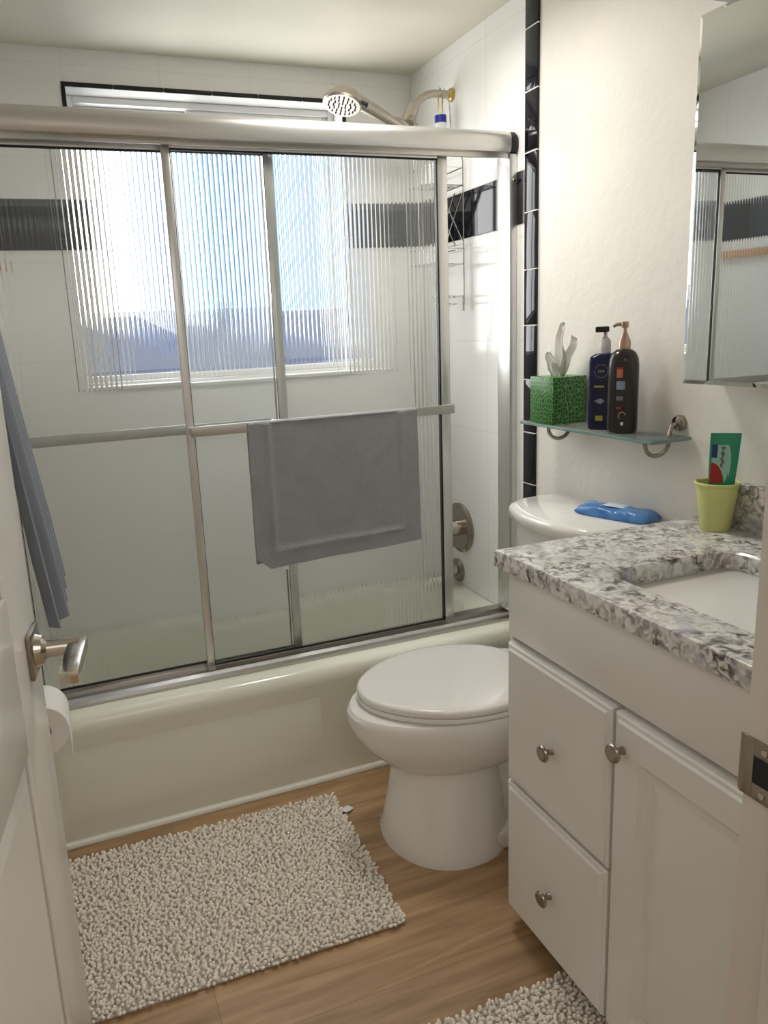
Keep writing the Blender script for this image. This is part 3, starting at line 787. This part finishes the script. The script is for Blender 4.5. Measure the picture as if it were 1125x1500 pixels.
ts = obj('tissue', bm, M['tissue'], tb, sharp=80); ts['label'] = 'white tissue pulled up'
# bottles: rounded-rect section, face turned to the camera
def rsec(cx_, cy_, a, b, z, p, rot=0., n=40):
    o = []
    for j in range(n):
        t = 2 * PI * j / n; c, s = math.cos(t), math.sin(t)
        x, y = a * math.copysign(abs(c) ** (2 / p), c), b * math.copysign(abs(s) ** (2 / p), s)
        o.append(Vector((cx_ + x * math.cos(rot) - y * math.sin(rot), cy_ + x * math.sin(rot) + y * math.cos(rot), z)))
    return o
def decal(bm, c, rot, dist, u0, u1, z0, z1, w=None, curve=0., n=8):
    """small printed patch: local frame rotated by rot, outward normal = -x' """
    def P(u, d, z):
        x = -(dist + d) + curve * u * u; y = u
        return Vector((c[0] + x * math.cos(rot) - y * math.sin(rot), c[1] + x * math.sin(rot) + y * math.cos(rot), z))
    for i in range(n):
        a, b = u0 + (u1 - u0) * i / n, u0 + (u1 - u0) * (i + 1) / n
        loft(bm, [[P(a, -.0003, z0), P(b, -.0003, z0), P(b, -.0003, z1), P(a, -.0003, z1)], [P(a, .0004, z0), P(b, .0004, z0), P(b, .0004, z1), P(a, .0004, z1)]])
# navy bottle
c1 = (-.066, -.405); rt = math.radians(38)
nb = thing('pump_bottle', 'navy blue flat pump bottle between the tissue box and the dark brown bottle', 'bottle', (*c1, SZ))
bm = B(); loft(bm, [rsec(*c1, .017, .034, SZ + .0004, 4, rt), rsec(*c1, .019, .037, SZ + .004, 4, rt), rsec(*c1, .019, .037, SZ + .170, 4, rt), rsec(*c1, .018, .035, SZ + .183, 4, rt), rsec(*c1, .014, .024, SZ + .190, 3, rt), rsec(*c1, .012, .012, SZ + .193, 2, rt)]); obj('bottle_body', bm, M['navy'], nb)
bm = B(); lathe(bm, [(0, 0), (.014, 0), (.0145, .012), (.0135, .03), (.008, .038), (.0045, .042), (.0045, .055), (0, .055)], (*c1, SZ + .191)); pc = obj('pump_collar', bm, M['clearpl'], nb); pc['label'] = 'translucent grey collar'
bm = B(); dx_, dy_ = -math.sin(rt) * -1, math.cos(rt) * -1
box(bm, -.012, .012, -.009, .024, SZ + .243, SZ + .257, .003, M4=Matrix.Translation((c1[0], c1[1], 0)) @ Matrix.Rotation(rt + .2, 4, 'Z')); ph_ = obj('pump_head', bm, M['blackpl'], nb); ph_['label'] = 'black pump head'
def P1(u, z, d=.0195):
    x, y = -d, u; return Vector((c1[0] + x * math.cos(rt) - y * math.sin(rt), c1[1] + x * math.sin(rt) + y * math.cos(rt), z))
bm = B(); tube(bm, [P1(.004 + .016 * math.cos(a), SZ + .148 + .016 * math.sin(a)) for a in [2 * PI * i / 20 for i in range(20)]], .0009, 5, closed=True)
decal(bm, c1, rt, .0192, -.004, .012, SZ + .145, SZ + .151, n=2); o = obj('round_logo', bm, M['grey_print'], nb); o['label'] = 'pale ring logo'
for u0_, u1_, z0_, z1_ in ((-.004, .020, .108, .1125), (-.002, .016, .024, .037)):
    bm = B(); decal(bm, c1, rt, .0192, u0_, u1_, SZ + z0_, SZ + z1_, n=2); obj('yellow_print', bm, M['yellow_print'], nb)
bm = B(); loft(bm, [[P1(.020, SZ + .074, .0190), P1(.004, SZ + .081, .0190), P1(-.006, SZ + .074, .0190), P1(.004, SZ + .066, .0190)], [P1(.020, SZ + .074, .0198), P1(.004, SZ + .081, .0198), P1(-.006, SZ + .074, .0198), P1(.004, SZ + .066, .0198)]])
obj('white_print', bm, M['lightblue'], nb)
# dark brown bottle
c2 = (-.072, -.480); rt2 = math.radians(42)
db = thing('pump_bottle', 'dark brown rounded pump bottle with a bronze pump, rightmost on the glass shelf', 'bottle', (*c2, SZ))
db_ = [(.031, .0004), (.0345, .004), (.0355, .015), (.0355, .162), (.0335, .180), (.027, .194), (.018, .201), (.013, .203)]
bm = B(); loft(bm, [rsec(*c2, r * .86, r, SZ + h, 2.3, rt2) for r, h in db_]); obj('bottle_body', bm, M['darkbrown'], db)
bm = B(); lathe(bm, [(0, 0), (.0145, 0), (.0145, .018), (.0125, .022), (.006, .038), (.0045, .044), (.0045, .052), (0, .052)], (*c2, SZ + .2025)); o = obj('pump_collar', bm, M['bronze'], db); o['label'] = 'bronze collar'
bm = B(); lathe(bm, [(0, 0), (.0075, 0), (.0085, .005), (.0085, .013), (.006, .015), (0, .015)], (*c2, SZ + .252)); R2 = Vector((-.55, .83, 0)).normalized()
tube(bm, [Vector((*c2, SZ + .260)), Vector((*c2, SZ + .261)) + R2 * .018, Vector((*c2, SZ + .256)) + R2 * .027], [.005, .0045, .0035], 10); obj('pump_head', bm, M['bronze'], db)
def dec2(nm, m, u0, u1, z0, z1):
    bm = B(); decal(bm, c2, rt2, .0355 * .86, u0, u1, SZ + z0, SZ + z1, curve=11., n=10); return obj(nm, bm, M[m], db)
dec2('logo_square', 'orange', -.002, .016, .136, .156); dec2('red_corner', 'red', -.0022, .0162, .1565, .1605)
dec2('label_band', 'lightblue', -.008, .020, .108, .128); dec2('grey_band', 'grey_print', -.004, .020, .082, .092); dec2('red_line', 'red', .000, .020, .062, .066)
dec2('white_mark', 'white_print', -.006, .000, .022, .030)
bm = B()
def P2(u, z):
    x = -(.0355 * .86 + .0002) + 11. * u * u; return Vector((c2[0] + x * math.cos(rt2) - u * math.sin(rt2), c2[1] + x * math.sin(rt2) + u * math.cos(rt2), z))
tube(bm, [P2(-.003 + .008 * math.cos(a), SZ + .045 + .009 * math.sin(a)) for a in [PI * .95 - PI * 1.2 * i / 10 for i in range(11)]], .0011, 5); obj('brown_mark', bm, M['bronze'], db)

# wipes pack on the tank lid
wp = thing('wipes_pack', 'blue plastic pack of wipes lying on the toilet tank lid', 'wipes pack', (-.08, -.46, .838))
bm = B(); n1, n2 = 26, 14; ang = math.radians(-72)
def WPt(u, v, top):
    L_, W_ = .205, .084
    pu = abs(u) ** 2.2; e = max(0, 1 - abs(u) ** 6) ** .5 * max(0, 1 - abs(v) ** 3.2) ** .5
    h = .024 * e * (1 + .10 * math.sin(u * 7 + v * 3)) ; pin = 1 - .22 * pu * (abs(u) > .6) * (abs(u) - .6) / .4
    x, y = u * L_ / 2, v * W_ / 2 * pin
    z = .8385 + (.0026 + h if top else .0) + .003 * pu * (1 if top else .6)
    return Vector((-.062 + x * math.cos(ang) - y * math.sin(ang), -.460 + x * math.sin(ang) + y * math.cos(ang), z))
T_ = [[bm.verts.new(WPt(2 * i / n1 - 1, 2 * j / n2 - 1, True)) for j in range(n2 + 1)] for i in range(n1 + 1)]
U_ = [[bm.verts.new(WPt(2 * i / n1 - 1, 2 * j / n2 - 1, False)) for j in range(n2 + 1)] for i in range(n1 + 1)]
for i in range(n1):
    for j in range(n2):
        bm.faces.new((T_[i][j], T_[i + 1][j], T_[i + 1][j + 1], T_[i][j + 1])); bm.faces.new((U_[i][j + 1], U_[i + 1][j + 1], U_[i + 1][j], U_[i][j]))
for i in range(n1):
    bm.faces.new((U_[i][0], U_[i + 1][0], T_[i + 1][0], T_[i][0])); bm.faces.new((T_[i][-1], T_[i + 1][-1], U_[i + 1][-1], U_[i][-1]))
for j in range(n2):
    bm.faces.new((T_[0][j], T_[0][j + 1], U_[0][j + 1], U_[0][j])); bm.faces.new((U_[-1][j], U_[-1][j + 1], T_[-1][j + 1], T_[-1][j]))
obj('wrapper', bm, M['blue_film'], wp, sharp=60)
bm = B(); box(bm, -.030, .030, -.020, .020, .8645, .8675, .002, M4=Matrix.Translation((-.062, -.460, 0)) @ Matrix.Rotation(ang, 4, 'Z')); o = obj('resealable_flap', bm, M['film_white'], wp); o['label'] = 'pale printed flap'

# cup with toothpaste
cc = (-.054, -.757)
cup = thing('cup', 'lime green tapered cup on the granite countertop beside the backsplash', 'cup', (*cc, CZ1))
bm = B(); lathe(bm, [(0, .0005), (.029, .0005), (.031, .003), (.0425, .098), (.0455, .101), (.0455, .105), (.0435, .1065), (.0405, .104), (.0290, .006), (0, .005)], (*cc, CZ1), n=40); obj('cup_wall', bm, M['cup'], cup)
tp = thing('toothpaste_tube', 'green white and red toothpaste tube standing crimp up in the lime cup', 'toothpaste', (-.065, -.775, CZ1 + .01))
F = Vector((-.66, -.75, 0)).normalized(); Rr = Vector((.75, -.66, 0)).normalized(); c3 = Vector((-.058, -.766, 0)); up = Vector((0.03, -.02, 1))
def TP(u, d, z): return c3 + Rr * u + F * d + up * (z - CZ1) + Vector((0, 0, CZ1))
def tring(z, w, d):
    return [TP(w * math.copysign(abs(math.cos(a)) ** .7, math.cos(a)), d * math.sin(a), z) for a in [2 * PI * i / 28 for i in range(28)]]
bm = B(); z0 = CZ1 + .022
loft(bm, [tring(z0, .016, .014), tring(z0 + .03, .022, .0135), tring(z0 + .08, .0255, .011), tring(z0 + .12, .0275, .0085), tring(z0 + .165, .029, .004), tring(z0 + .178, .0295, .0014), tring(z0 + .190, .0295, .0012)]); obj('tube_body', bm, M['green'], tp)
bm = B(); 
def tp_d(bm, pts, d0=.0012):
    # pts (u,z rel z0); depth follows the tube
    def dep(u, z):
        t = min(1, max(0, z / .165)); w = .022 + .007 * t; d = .0135 + (.004 - .0135) * t if z < .165 else .004 + (.0013 - .004) * min(1, (z - .165) / .013)
        return d * math.sqrt(max(0, 1 - min(1, abs(u) / w) ** 2.6)) + .0014
    a = [TP(u, dep(u, z) - .001, z0 + z) for u, z in pts]; b = [TP(u, dep(u, z) + .0006, z0 + z) for u, z in pts]
    loft(bm, [a, b])
def blob(cu, cz, ru, rz, lo=-1, n=20, a0=0, a1=2 * PI): return [(cu + ru * math.cos(a0 + (a1 - a0) * i / n), cz + rz * math.sin(a0 + (a1 - a0) * i / n)) for i in range(n)]
def strips(bm, f0, f1, za, zb, n=10, m=6):
    for i in range(n):
        a, b = za + (zb - za) * i / n, za + (zb - za) * (i + 1) / n
        for j in range(m):
            g = lambda z, k: f0(z) + (f1(z) - f0(z)) * k / m
            tp_d(bm, [(g(a, j), a), (g(a, j + 1), a), (g(b, j + 1), b), (g(b, j), b)])
strips(bm, lambda z: -.0235, lambda z: .004 + .009 * math.sqrt(max(0, 1 - ((z - .125) / .042) ** 2)), .086, .165, 14, 8); o = obj('mint_patch', bm, M['green_mint'], tp); o['label'] = 'pale mint print'
bm = B(); strips(bm, lambda z: -.0245, lambda z: -.0245 + .025 * math.sqrt(max(0, 1 - ((z - .086) / .042) ** 2)), .084, .1275, 12, 6)
for v in bm.verts: v.co += F * .0007
o = obj('red_patch', bm, M['red'], tp); o['label'] = 'red print'
bm = B(); strips(bm, lambda z: -.0245, lambda z: -.014, .138, .166, 6, 3)
for v in bm.verts: v.co += F * .0009
obj('navy_print', bm, M['navy_print'], tp)
bm = B(); strips(bm, lambda z: -.006 + .002 * math.sin(z * 500), lambda z: -.001 + .002 * math.sin(z * 400), .118, .162, 12, 2)
for v in bm.verts: v.co += F * .0009
obj('dark_lettering', bm, M['grey_print'], tp)
tbp = thing('toothbrush', 'pink toothbrush handle leaning behind the toothpaste in the lime cup', 'toothbrush', (-.09, -.76, CZ1 + .01))
obj('brush_handle', tube(B(), [(-.060, -.750, CZ1 + .012), (-.080, -.738, CZ1 + .08), (-.087, -.733, CZ1 + .112)], [.0035, .0045, .004], 10), M['pink'], tbp)

# ------------------------------------------------------------------ rugs
def rug(name, label, x0, x1, y0, y1, rot, seed, tagp):
    random.seed(seed); cx_, cy_ = (x0 + x1) / 2, (y0 + y1) / 2
    t = thing(name, label, 'rug', (cx_, cy_, 0), 'chenille bath rugs')
    MR = Matrix.Translation((cx_, cy_, 0)) @ Matrix.Rotation(rot, 4, 'Z')
    hx, hy = (x1 - x0) / 2, (y1 - y0) / 2
    obj('backing', box(B(), -hx, hx, -hy, hy, .0005, .007, .002, M4=MR), M['rug_base'], t)
    V, Fc = [], []; px, py = .0090, .0080
    nx, ny = int(2 * hx / px), int(2 * hy / py)
    R3 = MR.to_3x3(); T3 = MR.to_translation()
    for i in range(nx):
        for j in range(ny):
            bx = -hx + (i + .5) * 2 * hx / nx + random.uniform(-.002, .002); by = -hy + (j + .5) * 2 * hy / ny + random.uniform(-.002, .002)
            ln = random.uniform(.011, .016); a = random.gauss(-1.45, .75); tl = random.uniform(.45, .95)
            ex = max(0, abs(bx) / hx - .96) * 25; ey = max(0, abs(by) / hy - .95) * 20
            lx = math.cos(a) * tl + math.copysign(ex * .8, bx) * (ex > 0); ly = math.sin(a) * tl + math.copysign(ey * .8, by) * (ey > 0)
            d = Vector((lx, ly, 1)).normalized(); p0 = Vector((bx, by, .005)); r = random.uniform(.0036, .0043)
            s = d.cross(Vector((0, 1, .1))).normalized(); q_ = d.cross(s); base = len(V)
            for h, rr in ((0, r * .7), (ln * .55, r), (ln * .88, r * .92), (ln * 1.04, r * .5)):
                c = p0 + d * h
                for k in range(6):
                    th = PI / 3 * k; w = R3 @ (c + (s * math.cos(th) + q_ * math.sin(th)) * rr) + T3
                    V.append((w.x - cx_, w.y - cy_, max(.0015, w.z)))
            w = R3 @ (p0 + d * ln * 1.14) + T3; V.append((w.x - cx_, w.y - cy_, max(.002, w.z)))
            for h in range(3):
                for k in range(6):
                    A0, A1 = base + h * 6 + k, base + h * 6 + (k + 1) % 6; Fc.append((A0, A1, A1 + 6, A0 + 6))
            for k in range(6): Fc.append((base + 18 + k, base + 18 + (k + 1) % 6, base + 24))
    me = bpy.data.meshes.new('pile'); me.from_pydata(V, [], Fc); me.materials.append(M['chenille'])
    for p in me.polygons: p.use_smooth = True
    o = bpy.data.objects.new('pile', me); COL.objects.link(o); o.parent = t; o['kind'] = 'stuff'; o['label'] = 'off white noodle pile'
    if tagp:
        bm = B(); box(bm, -.016, .016, -.012, .012, .008, .0092, .0004, M4=Matrix.Translation(tagp) @ Matrix.Rotation(.5, 4, 'Z') @ Matrix.Rotation(.12, 4, 'Y')); o = obj('sewn_tag', bm, M['white_print'], t); o['label'] = 'small white sewn tag'
    return t
rug('bath_rug', 'off white chenille bath rug on the wood floor in front of the bathtub', -1.508, -.752, -.600, -.082, math.radians(-1.5), 11, (-.730, -.172, 0))
rug('bath_rug', 'off white chenille bath rug at the foot of the vanity drawers', -1.04, -.508, -1.46, -.872, math.radians(-.5), 12, None)

# ------------------------------------------------------------------ entrance door standing open at the left
hx_, hy_ = -1.522, -1.495; ex_, ey_ = -1.428, -.798
dv = Vector((ex_ - hx_, ey_ - hy_, 0)); DL = dv.length; dv.normalize(); dn = Vector((dv.y, -dv.x, 0))   # dn faces the room (+x)
DM = Matrix(((dv.x, dn.x, 0, hx_), (dv.y, dn.y, 0, hy_), (0, 0, 1, 0), (0, 0, 0, 1)))    # local: x along door, y outwards, z up
dt = bpy.data.objects.new('door_1', None); COL.objects.link(dt); dt.location = (hx_, hy_, 0); dt['kind'] = 'structure'; dt['label'] = 'white gloss door standing open at the left edge'
bm = B(); th_ = .035
def DB(bm, *a, **k): return box(bm, *a, M4=DM, **k)
# slab with recessed panels: stiles, rails and sunk panels
st = .150
DB(bm, 0, DL, -th_, -.0065, .008, 2.03, bev=.002)
panelz = ((.16, .80), (1.02, 1.88))
DB(bm, DL - st, DL, -.008, 0, .008, 2.03, bev=.0035, seg=3); DB(bm, 0, .11, -.008, 0, .008, 2.03, bev=.003)
for a, b in ((.008, .16), (.80, 1.02), (1.88, 2.03)): DB(bm, .11, DL - st, -.008, -.0002, a, b, bev=.003)
obj('door_slab', bm, M['door_white'], dt)
bm = B()
for (a, b) in panelz:
    o_ = [Vector((x, -.0064, z)) for x, z in ((.112, a), (DL - st - .002, a), (DL - st - .002, b), (.112, b))]
    def ins(i, y): return [Vector((.112 + i, y, a + i)), Vector((DL - st - .002 - i, y, a + i)), Vector((DL - st - .002 - i, y, b - i)), Vector((.112 + i, y, b - i))]
    loft(bm, [ins(0, -.007), ins(0.004, -.0062), ins(.03, -.0015)])
bm.transform(DM); obj('door_panels', bm, M['door_white'], dt, sharp=10)
LZ = .905; lx = DL - .050
bm = B(); DB(bm, lx - .033, lx + .033, 0, .007, LZ - .033, LZ + .033, bev=.0025); ls = obj('lever_handle', bm, M['nickel'], dt); ls['label'] = 'square brushed nickel lever handle'
bm = B(); tube(bm, [(lx, .005, LZ), (lx, .016, LZ), (lx, .022, LZ), (lx, .066, LZ)], [.025, .021, .0125, .0115], 18); bm.transform(DM)
DB(bm, lx - .112, lx + .013, .050, .076, LZ - .009, LZ + .009, bev=.003)
obj('lever', bm, M['nickel_l'], ls)
for z in (.25, 1.05, 1.82): obj('hinge', tube(B(), [(hx_ + .004, hy_ - .002, z), (hx_ + .004, hy_ - .002, z + .09)], .006, 8), M['nickel'], dt)

# strike plate on right jamb
skp = thing('strike_plate', 'brushed nickel strike plate with a curved lip on the right door jamb', 'strike plate', (DX1, FY - .02, .905))
bm = B()
def stp(y0, y1, z0, z1): box(bm, DX1 - .0022, DX1 + .0005, y0, y1, z0, z1, .0006)
zc_ = .930
stp(FY - .036, FY - .030, zc_ - .029, zc_ + .029); stp(FY - .030, FY - .008, zc_ + .013, zc_ + .029); stp(FY - .030, FY - .008, zc_ - .029, zc_ - .013); stp(FY - .008, FY + .004, zc_ - .029, zc_ + .029)
n = 8; lip = []
for i in range(n + 1):
    a = i / n; lip.append((DX1 - .0022 + .009 * a * a, FY + .003 + .010 * a, .029 - .006 * a * a))
for s in (0,):
    rr_ = [[Vector((x, y, zc_ - h)), Vector((x, y, zc_ + h)), Vector((x + .0022, y - .001, zc_ + h)), Vector((x + .0022, y - .001, zc_ - h))] for x, y, h in lip]
    loft(bm, rr_)
obj('plate', bm, M['nickel'], skp)
obj('latch_hole', box(B(), DX1 - .0012, DX1 + .0008, FY - .030, FY - .008, zc_ - .013, zc_ + .013), M['gasket'], skp)
for s in (-1, 1): obj('screw', lathe(B(), [(0, .0018), (.003, .0015), (.0035, 0)], (DX1 - .0022, FY - .019, zc_ + s * .021), (-1, 0, 0), 14), M['nickel_l'], skp)

# ------------------------------------------------------------------ hanging towel and paper roll by the left wall
def hdisp(p, u, s, d):
    # p: x along the bar (mapped to world y later), y is the depth -> world x
    q = p.copy()
    amp = .003 + .014 * min(1, d / .5)
    q.y += amp * math.sin(u * 26 + (0 if s < 0 else 1.3)) - (.058 * min(1, d / .65) ** 1.2 if s < 0 else -.006 * min(1, d / .6))
    q.x += (u - .5) * -.10 * min(1, d / .6)
    q.z += .05 * (u - .4) * (d > 0) * min(1, d / .6) * (1 if s < 0 else -1)
    return q
bm = drape(0, .30, 0, 0, .63, .73, .005, 60, 40, hdisp, .014)
# local (x along, y depth, z) -> world: y = -.56 + x, x = -1.452 - y(depth)
bm.transform(Matrix(((0, -1, 0, -1.470), (1, 0, 0, -.585), (0, 0, 1, 1.47), (0, 0, 0, 1))))
ht_ = obj('hanging_towel', bm, M['towel_blue'], sharp=80); tag(ht_, 'blue grey towel hanging on the left wall behind the open door', 'towel')
rk = thing('towel_rail', 'nickel towel rail on the left wall holding the blue grey towel', 'towel rail', (LX, -.42, 1.47))
bm = B(); tube(bm, [(-1.470, -.66, 1.466), (-1.470, -.20, 1.466)], .008, 12); obj('rail', bm, M['nickel_l'], rk)
for y in (-.655, -.205):
    bm = B(); tube(bm, [(LX - .003, y, 1.466), (LX + .004, y, 1.466), (LX + .006, y, 1.466), (-1.466, y, 1.466)], [.022, .022, .010, .010], 16); obj('rail_post', bm, M['nickel_l'], rk)
PX, PZ = -1.466, .590
ph = thing('paper_holder', 'nickel holder on the left wall carrying the toilet paper roll', 'paper holder', (LX, -.40, PZ))
bm = B(); tube(bm, [(PX, -.475, PZ), (PX, -.325, PZ)], .008, 12); obj('roller', bm, M['nickel_l'], ph)
for y in (-.478, -.322):
    bm = B(); tube(bm, [(LX - .003, y, PZ), (LX + .004, y, PZ), (LX + .006, y, PZ), (PX + .006, y, PZ)], [.02, .02, .008, .008], 14); obj('holder_post', bm, M['nickel_l'], ph)
bm = B(); lathe(bm, [(.0195, .0), (.052, .0), (.0535, .002), (.0535, .108), (.052, .110), (.0195, .110), (.0195, 0)], (PX, -.455, PZ - .0113), (0, 1, 0), 44)
rl = obj('toilet_paper_roll', bm, M['paper'], sharp=30); tag(rl, 'white toilet paper roll under the door lever beside the tub', 'toilet paper')
bm = B(); box(bm, PX + .0525, PX + .0538, -.454, -.346, PZ - .075, PZ - .006, .0005, 1); obj('loose_sheet', bm, M['paper'], rl)

# ------------------------------------------------------------------ lights
cl = thing('added_ceiling_light', 'round flush ceiling lamp added out of view to light the bathtub', 'light', (-.52, -.10, CZ))  # added fixture, out of view, so light reaches over the header
bm = B(); lathe(bm, [(0, -.075), (.06, -.07), (.11, -.05), (.14, -.02), (.145, 0)], (-.52, -.10, CZ - .002), n=40); obj('fill_lamp_shade', bm, M['lamp'], cl)
bm = B(); lathe(bm, [(.15, -.02), (.155, 0), (.14, 0), (.145, -.02), (.15, -.02)], (-.52, -.10, CZ), n=40); obj('fill_lamp_ring', bm, M['nickel_l'], cl)
def area(name, loc, rot, sx, sy, power, col, shape='RECTANGLE'):
    L = bpy.data.lights.new(name, 'AREA'); L.shape = shape; L.size = sx; L.size_y = sy; L.energy = power; L.color = col
    o = bpy.data.objects.new(name, L); COL.objects.link(o); o.location = loc; o.rotation_euler = rot; return o
area('ceiling_fill', (-.52, -.10, CZ - .09), (0, 0, 0), .28, .28, 7.6, (1, .965, .90), 'DISK')  # fill under the added ceiling lamp, for tub and room
area('hall_fill', (-1.0, -2.6, CZ - .03), (0, 0, 0), 1.8, 1.3, 19, (1, .975, .925))  # wide soft fill added in the hall, no fixture there
po = area('window_portal', ((WX0 + WX1) / 2, .935, (WZ0 + WZ1) / 2), (-PI / 2, 0, 0), WX1 - WX0, WZ1 - WZ0, 1, (1, 1, 1)); po.data.cycles.is_portal = True

w = bpy.data.worlds.new('World'); SC.world = w; w.use_nodes = True
n = w.node_tree.nodes; l = w.node_tree.links
for x in list(n): n.remove(x)
out = n.new('ShaderNodeOutputWorld'); bg = n.new('ShaderNodeBackground'); l.new(bg.outputs[0], out.inputs[0])
tc = n.new('ShaderNodeTexCoord'); sp_ = n.new('ShaderNodeSeparateXYZ'); l.new(tc.outputs['Generated'], sp_.inputs[0])
dv_ = n.new('ShaderNodeMath'); dv_.operation = 'DIVIDE'; l.new(sp_.outputs[0], dv_.inputs[0]); l.new(sp_.outputs[1], dv_.inputs[1])
cr = n.new('ShaderNodeValToRGB'); e = cr.color_ramp.elements
mr_ = n.new('ShaderNodeMapRange'); mr_.inputs['From Min'].default_value = -.2; mr_.inputs['From Max'].default_value = .6; l.new(dv_.outputs[0], mr_.inputs[0]); l.new(mr_.outputs[0], cr.inputs[0])
e[0].position = 0; e[0].color = (1, 1, 1, 1); e[1].position = 1.; e[1].color = (.16, .17, .20, 1)
for p_, c_ in ((.42, (1, 1, 1)), (.47, (.11, .13, .18)), (.52, (.014, .028, .075)), (.58, (.014, .034, .085)), (.605, (.05, .15, .18)), (.65, (.16, .2, .21)), (.72, (.09, .10, .14))):
    x = e.new(p_); x.color = (*c_, 1)
l.new(cr.outputs[0], bg.inputs[0]); bg.inputs[1].default_value = 6.2

# ------------------------------------------------------------------ camera
yaw, pitch, roll = .3588, .216, -.0479
Fw = Vector((math.sin(yaw) * math.cos(pitch), math.cos(yaw) * math.cos(pitch), -math.sin(pitch)))
r_ = Vector((math.cos(yaw), -math.sin(yaw), 0)); u_ = r_.cross(Fw)
R3 = math.cos(roll) * r_ + math.sin(roll) * u_; U3 = -math.sin(roll) * r_ + math.cos(roll) * u_
cam = bpy.data.cameras.new('camera'); co = bpy.data.objects.new('camera', cam); COL.objects.link(co)
co.matrix_world = Matrix(((R3.x, U3.x, -Fw.x, -1.35891), (R3.y, U3.y, -Fw.y, -1.943025), (R3.z, U3.z, -Fw.z, 1.328985), (0, 0, 0, 1)))
cam.sensor_fit = 'VERTICAL'; cam.sensor_height = 36; cam.sensor_width = 27; cam.lens = 1094.32 / 1500 * 36
cam.shift_x = 59.47 / 1500; cam.shift_y = -23.48 / 1500; cam.clip_start = .02
SC.camera = co
SC.view_settings.view_transform = 'Standard'; SC.view_settings.look = 'None'; SC.view_settings.gamma = 1; SC.view_settings.exposure = .1
SC.view_settings.use_curve_mapping = False
SC.cycles.use_denoising = True
SC.cycles.max_bounces = 16; SC.cycles.transparent_max_bounces = 24; SC.cycles.transmission_bounces = 14; SC.cycles.diffuse_bounces = 6; SC.cycles.glossy_bounces = 6
SC.cycles.caustics_refractive = True; SC.cycles.caustics_reflective = True; SC.cycles.blur_glossy = .6
SC.cycles.sample_clamp_indirect = 6
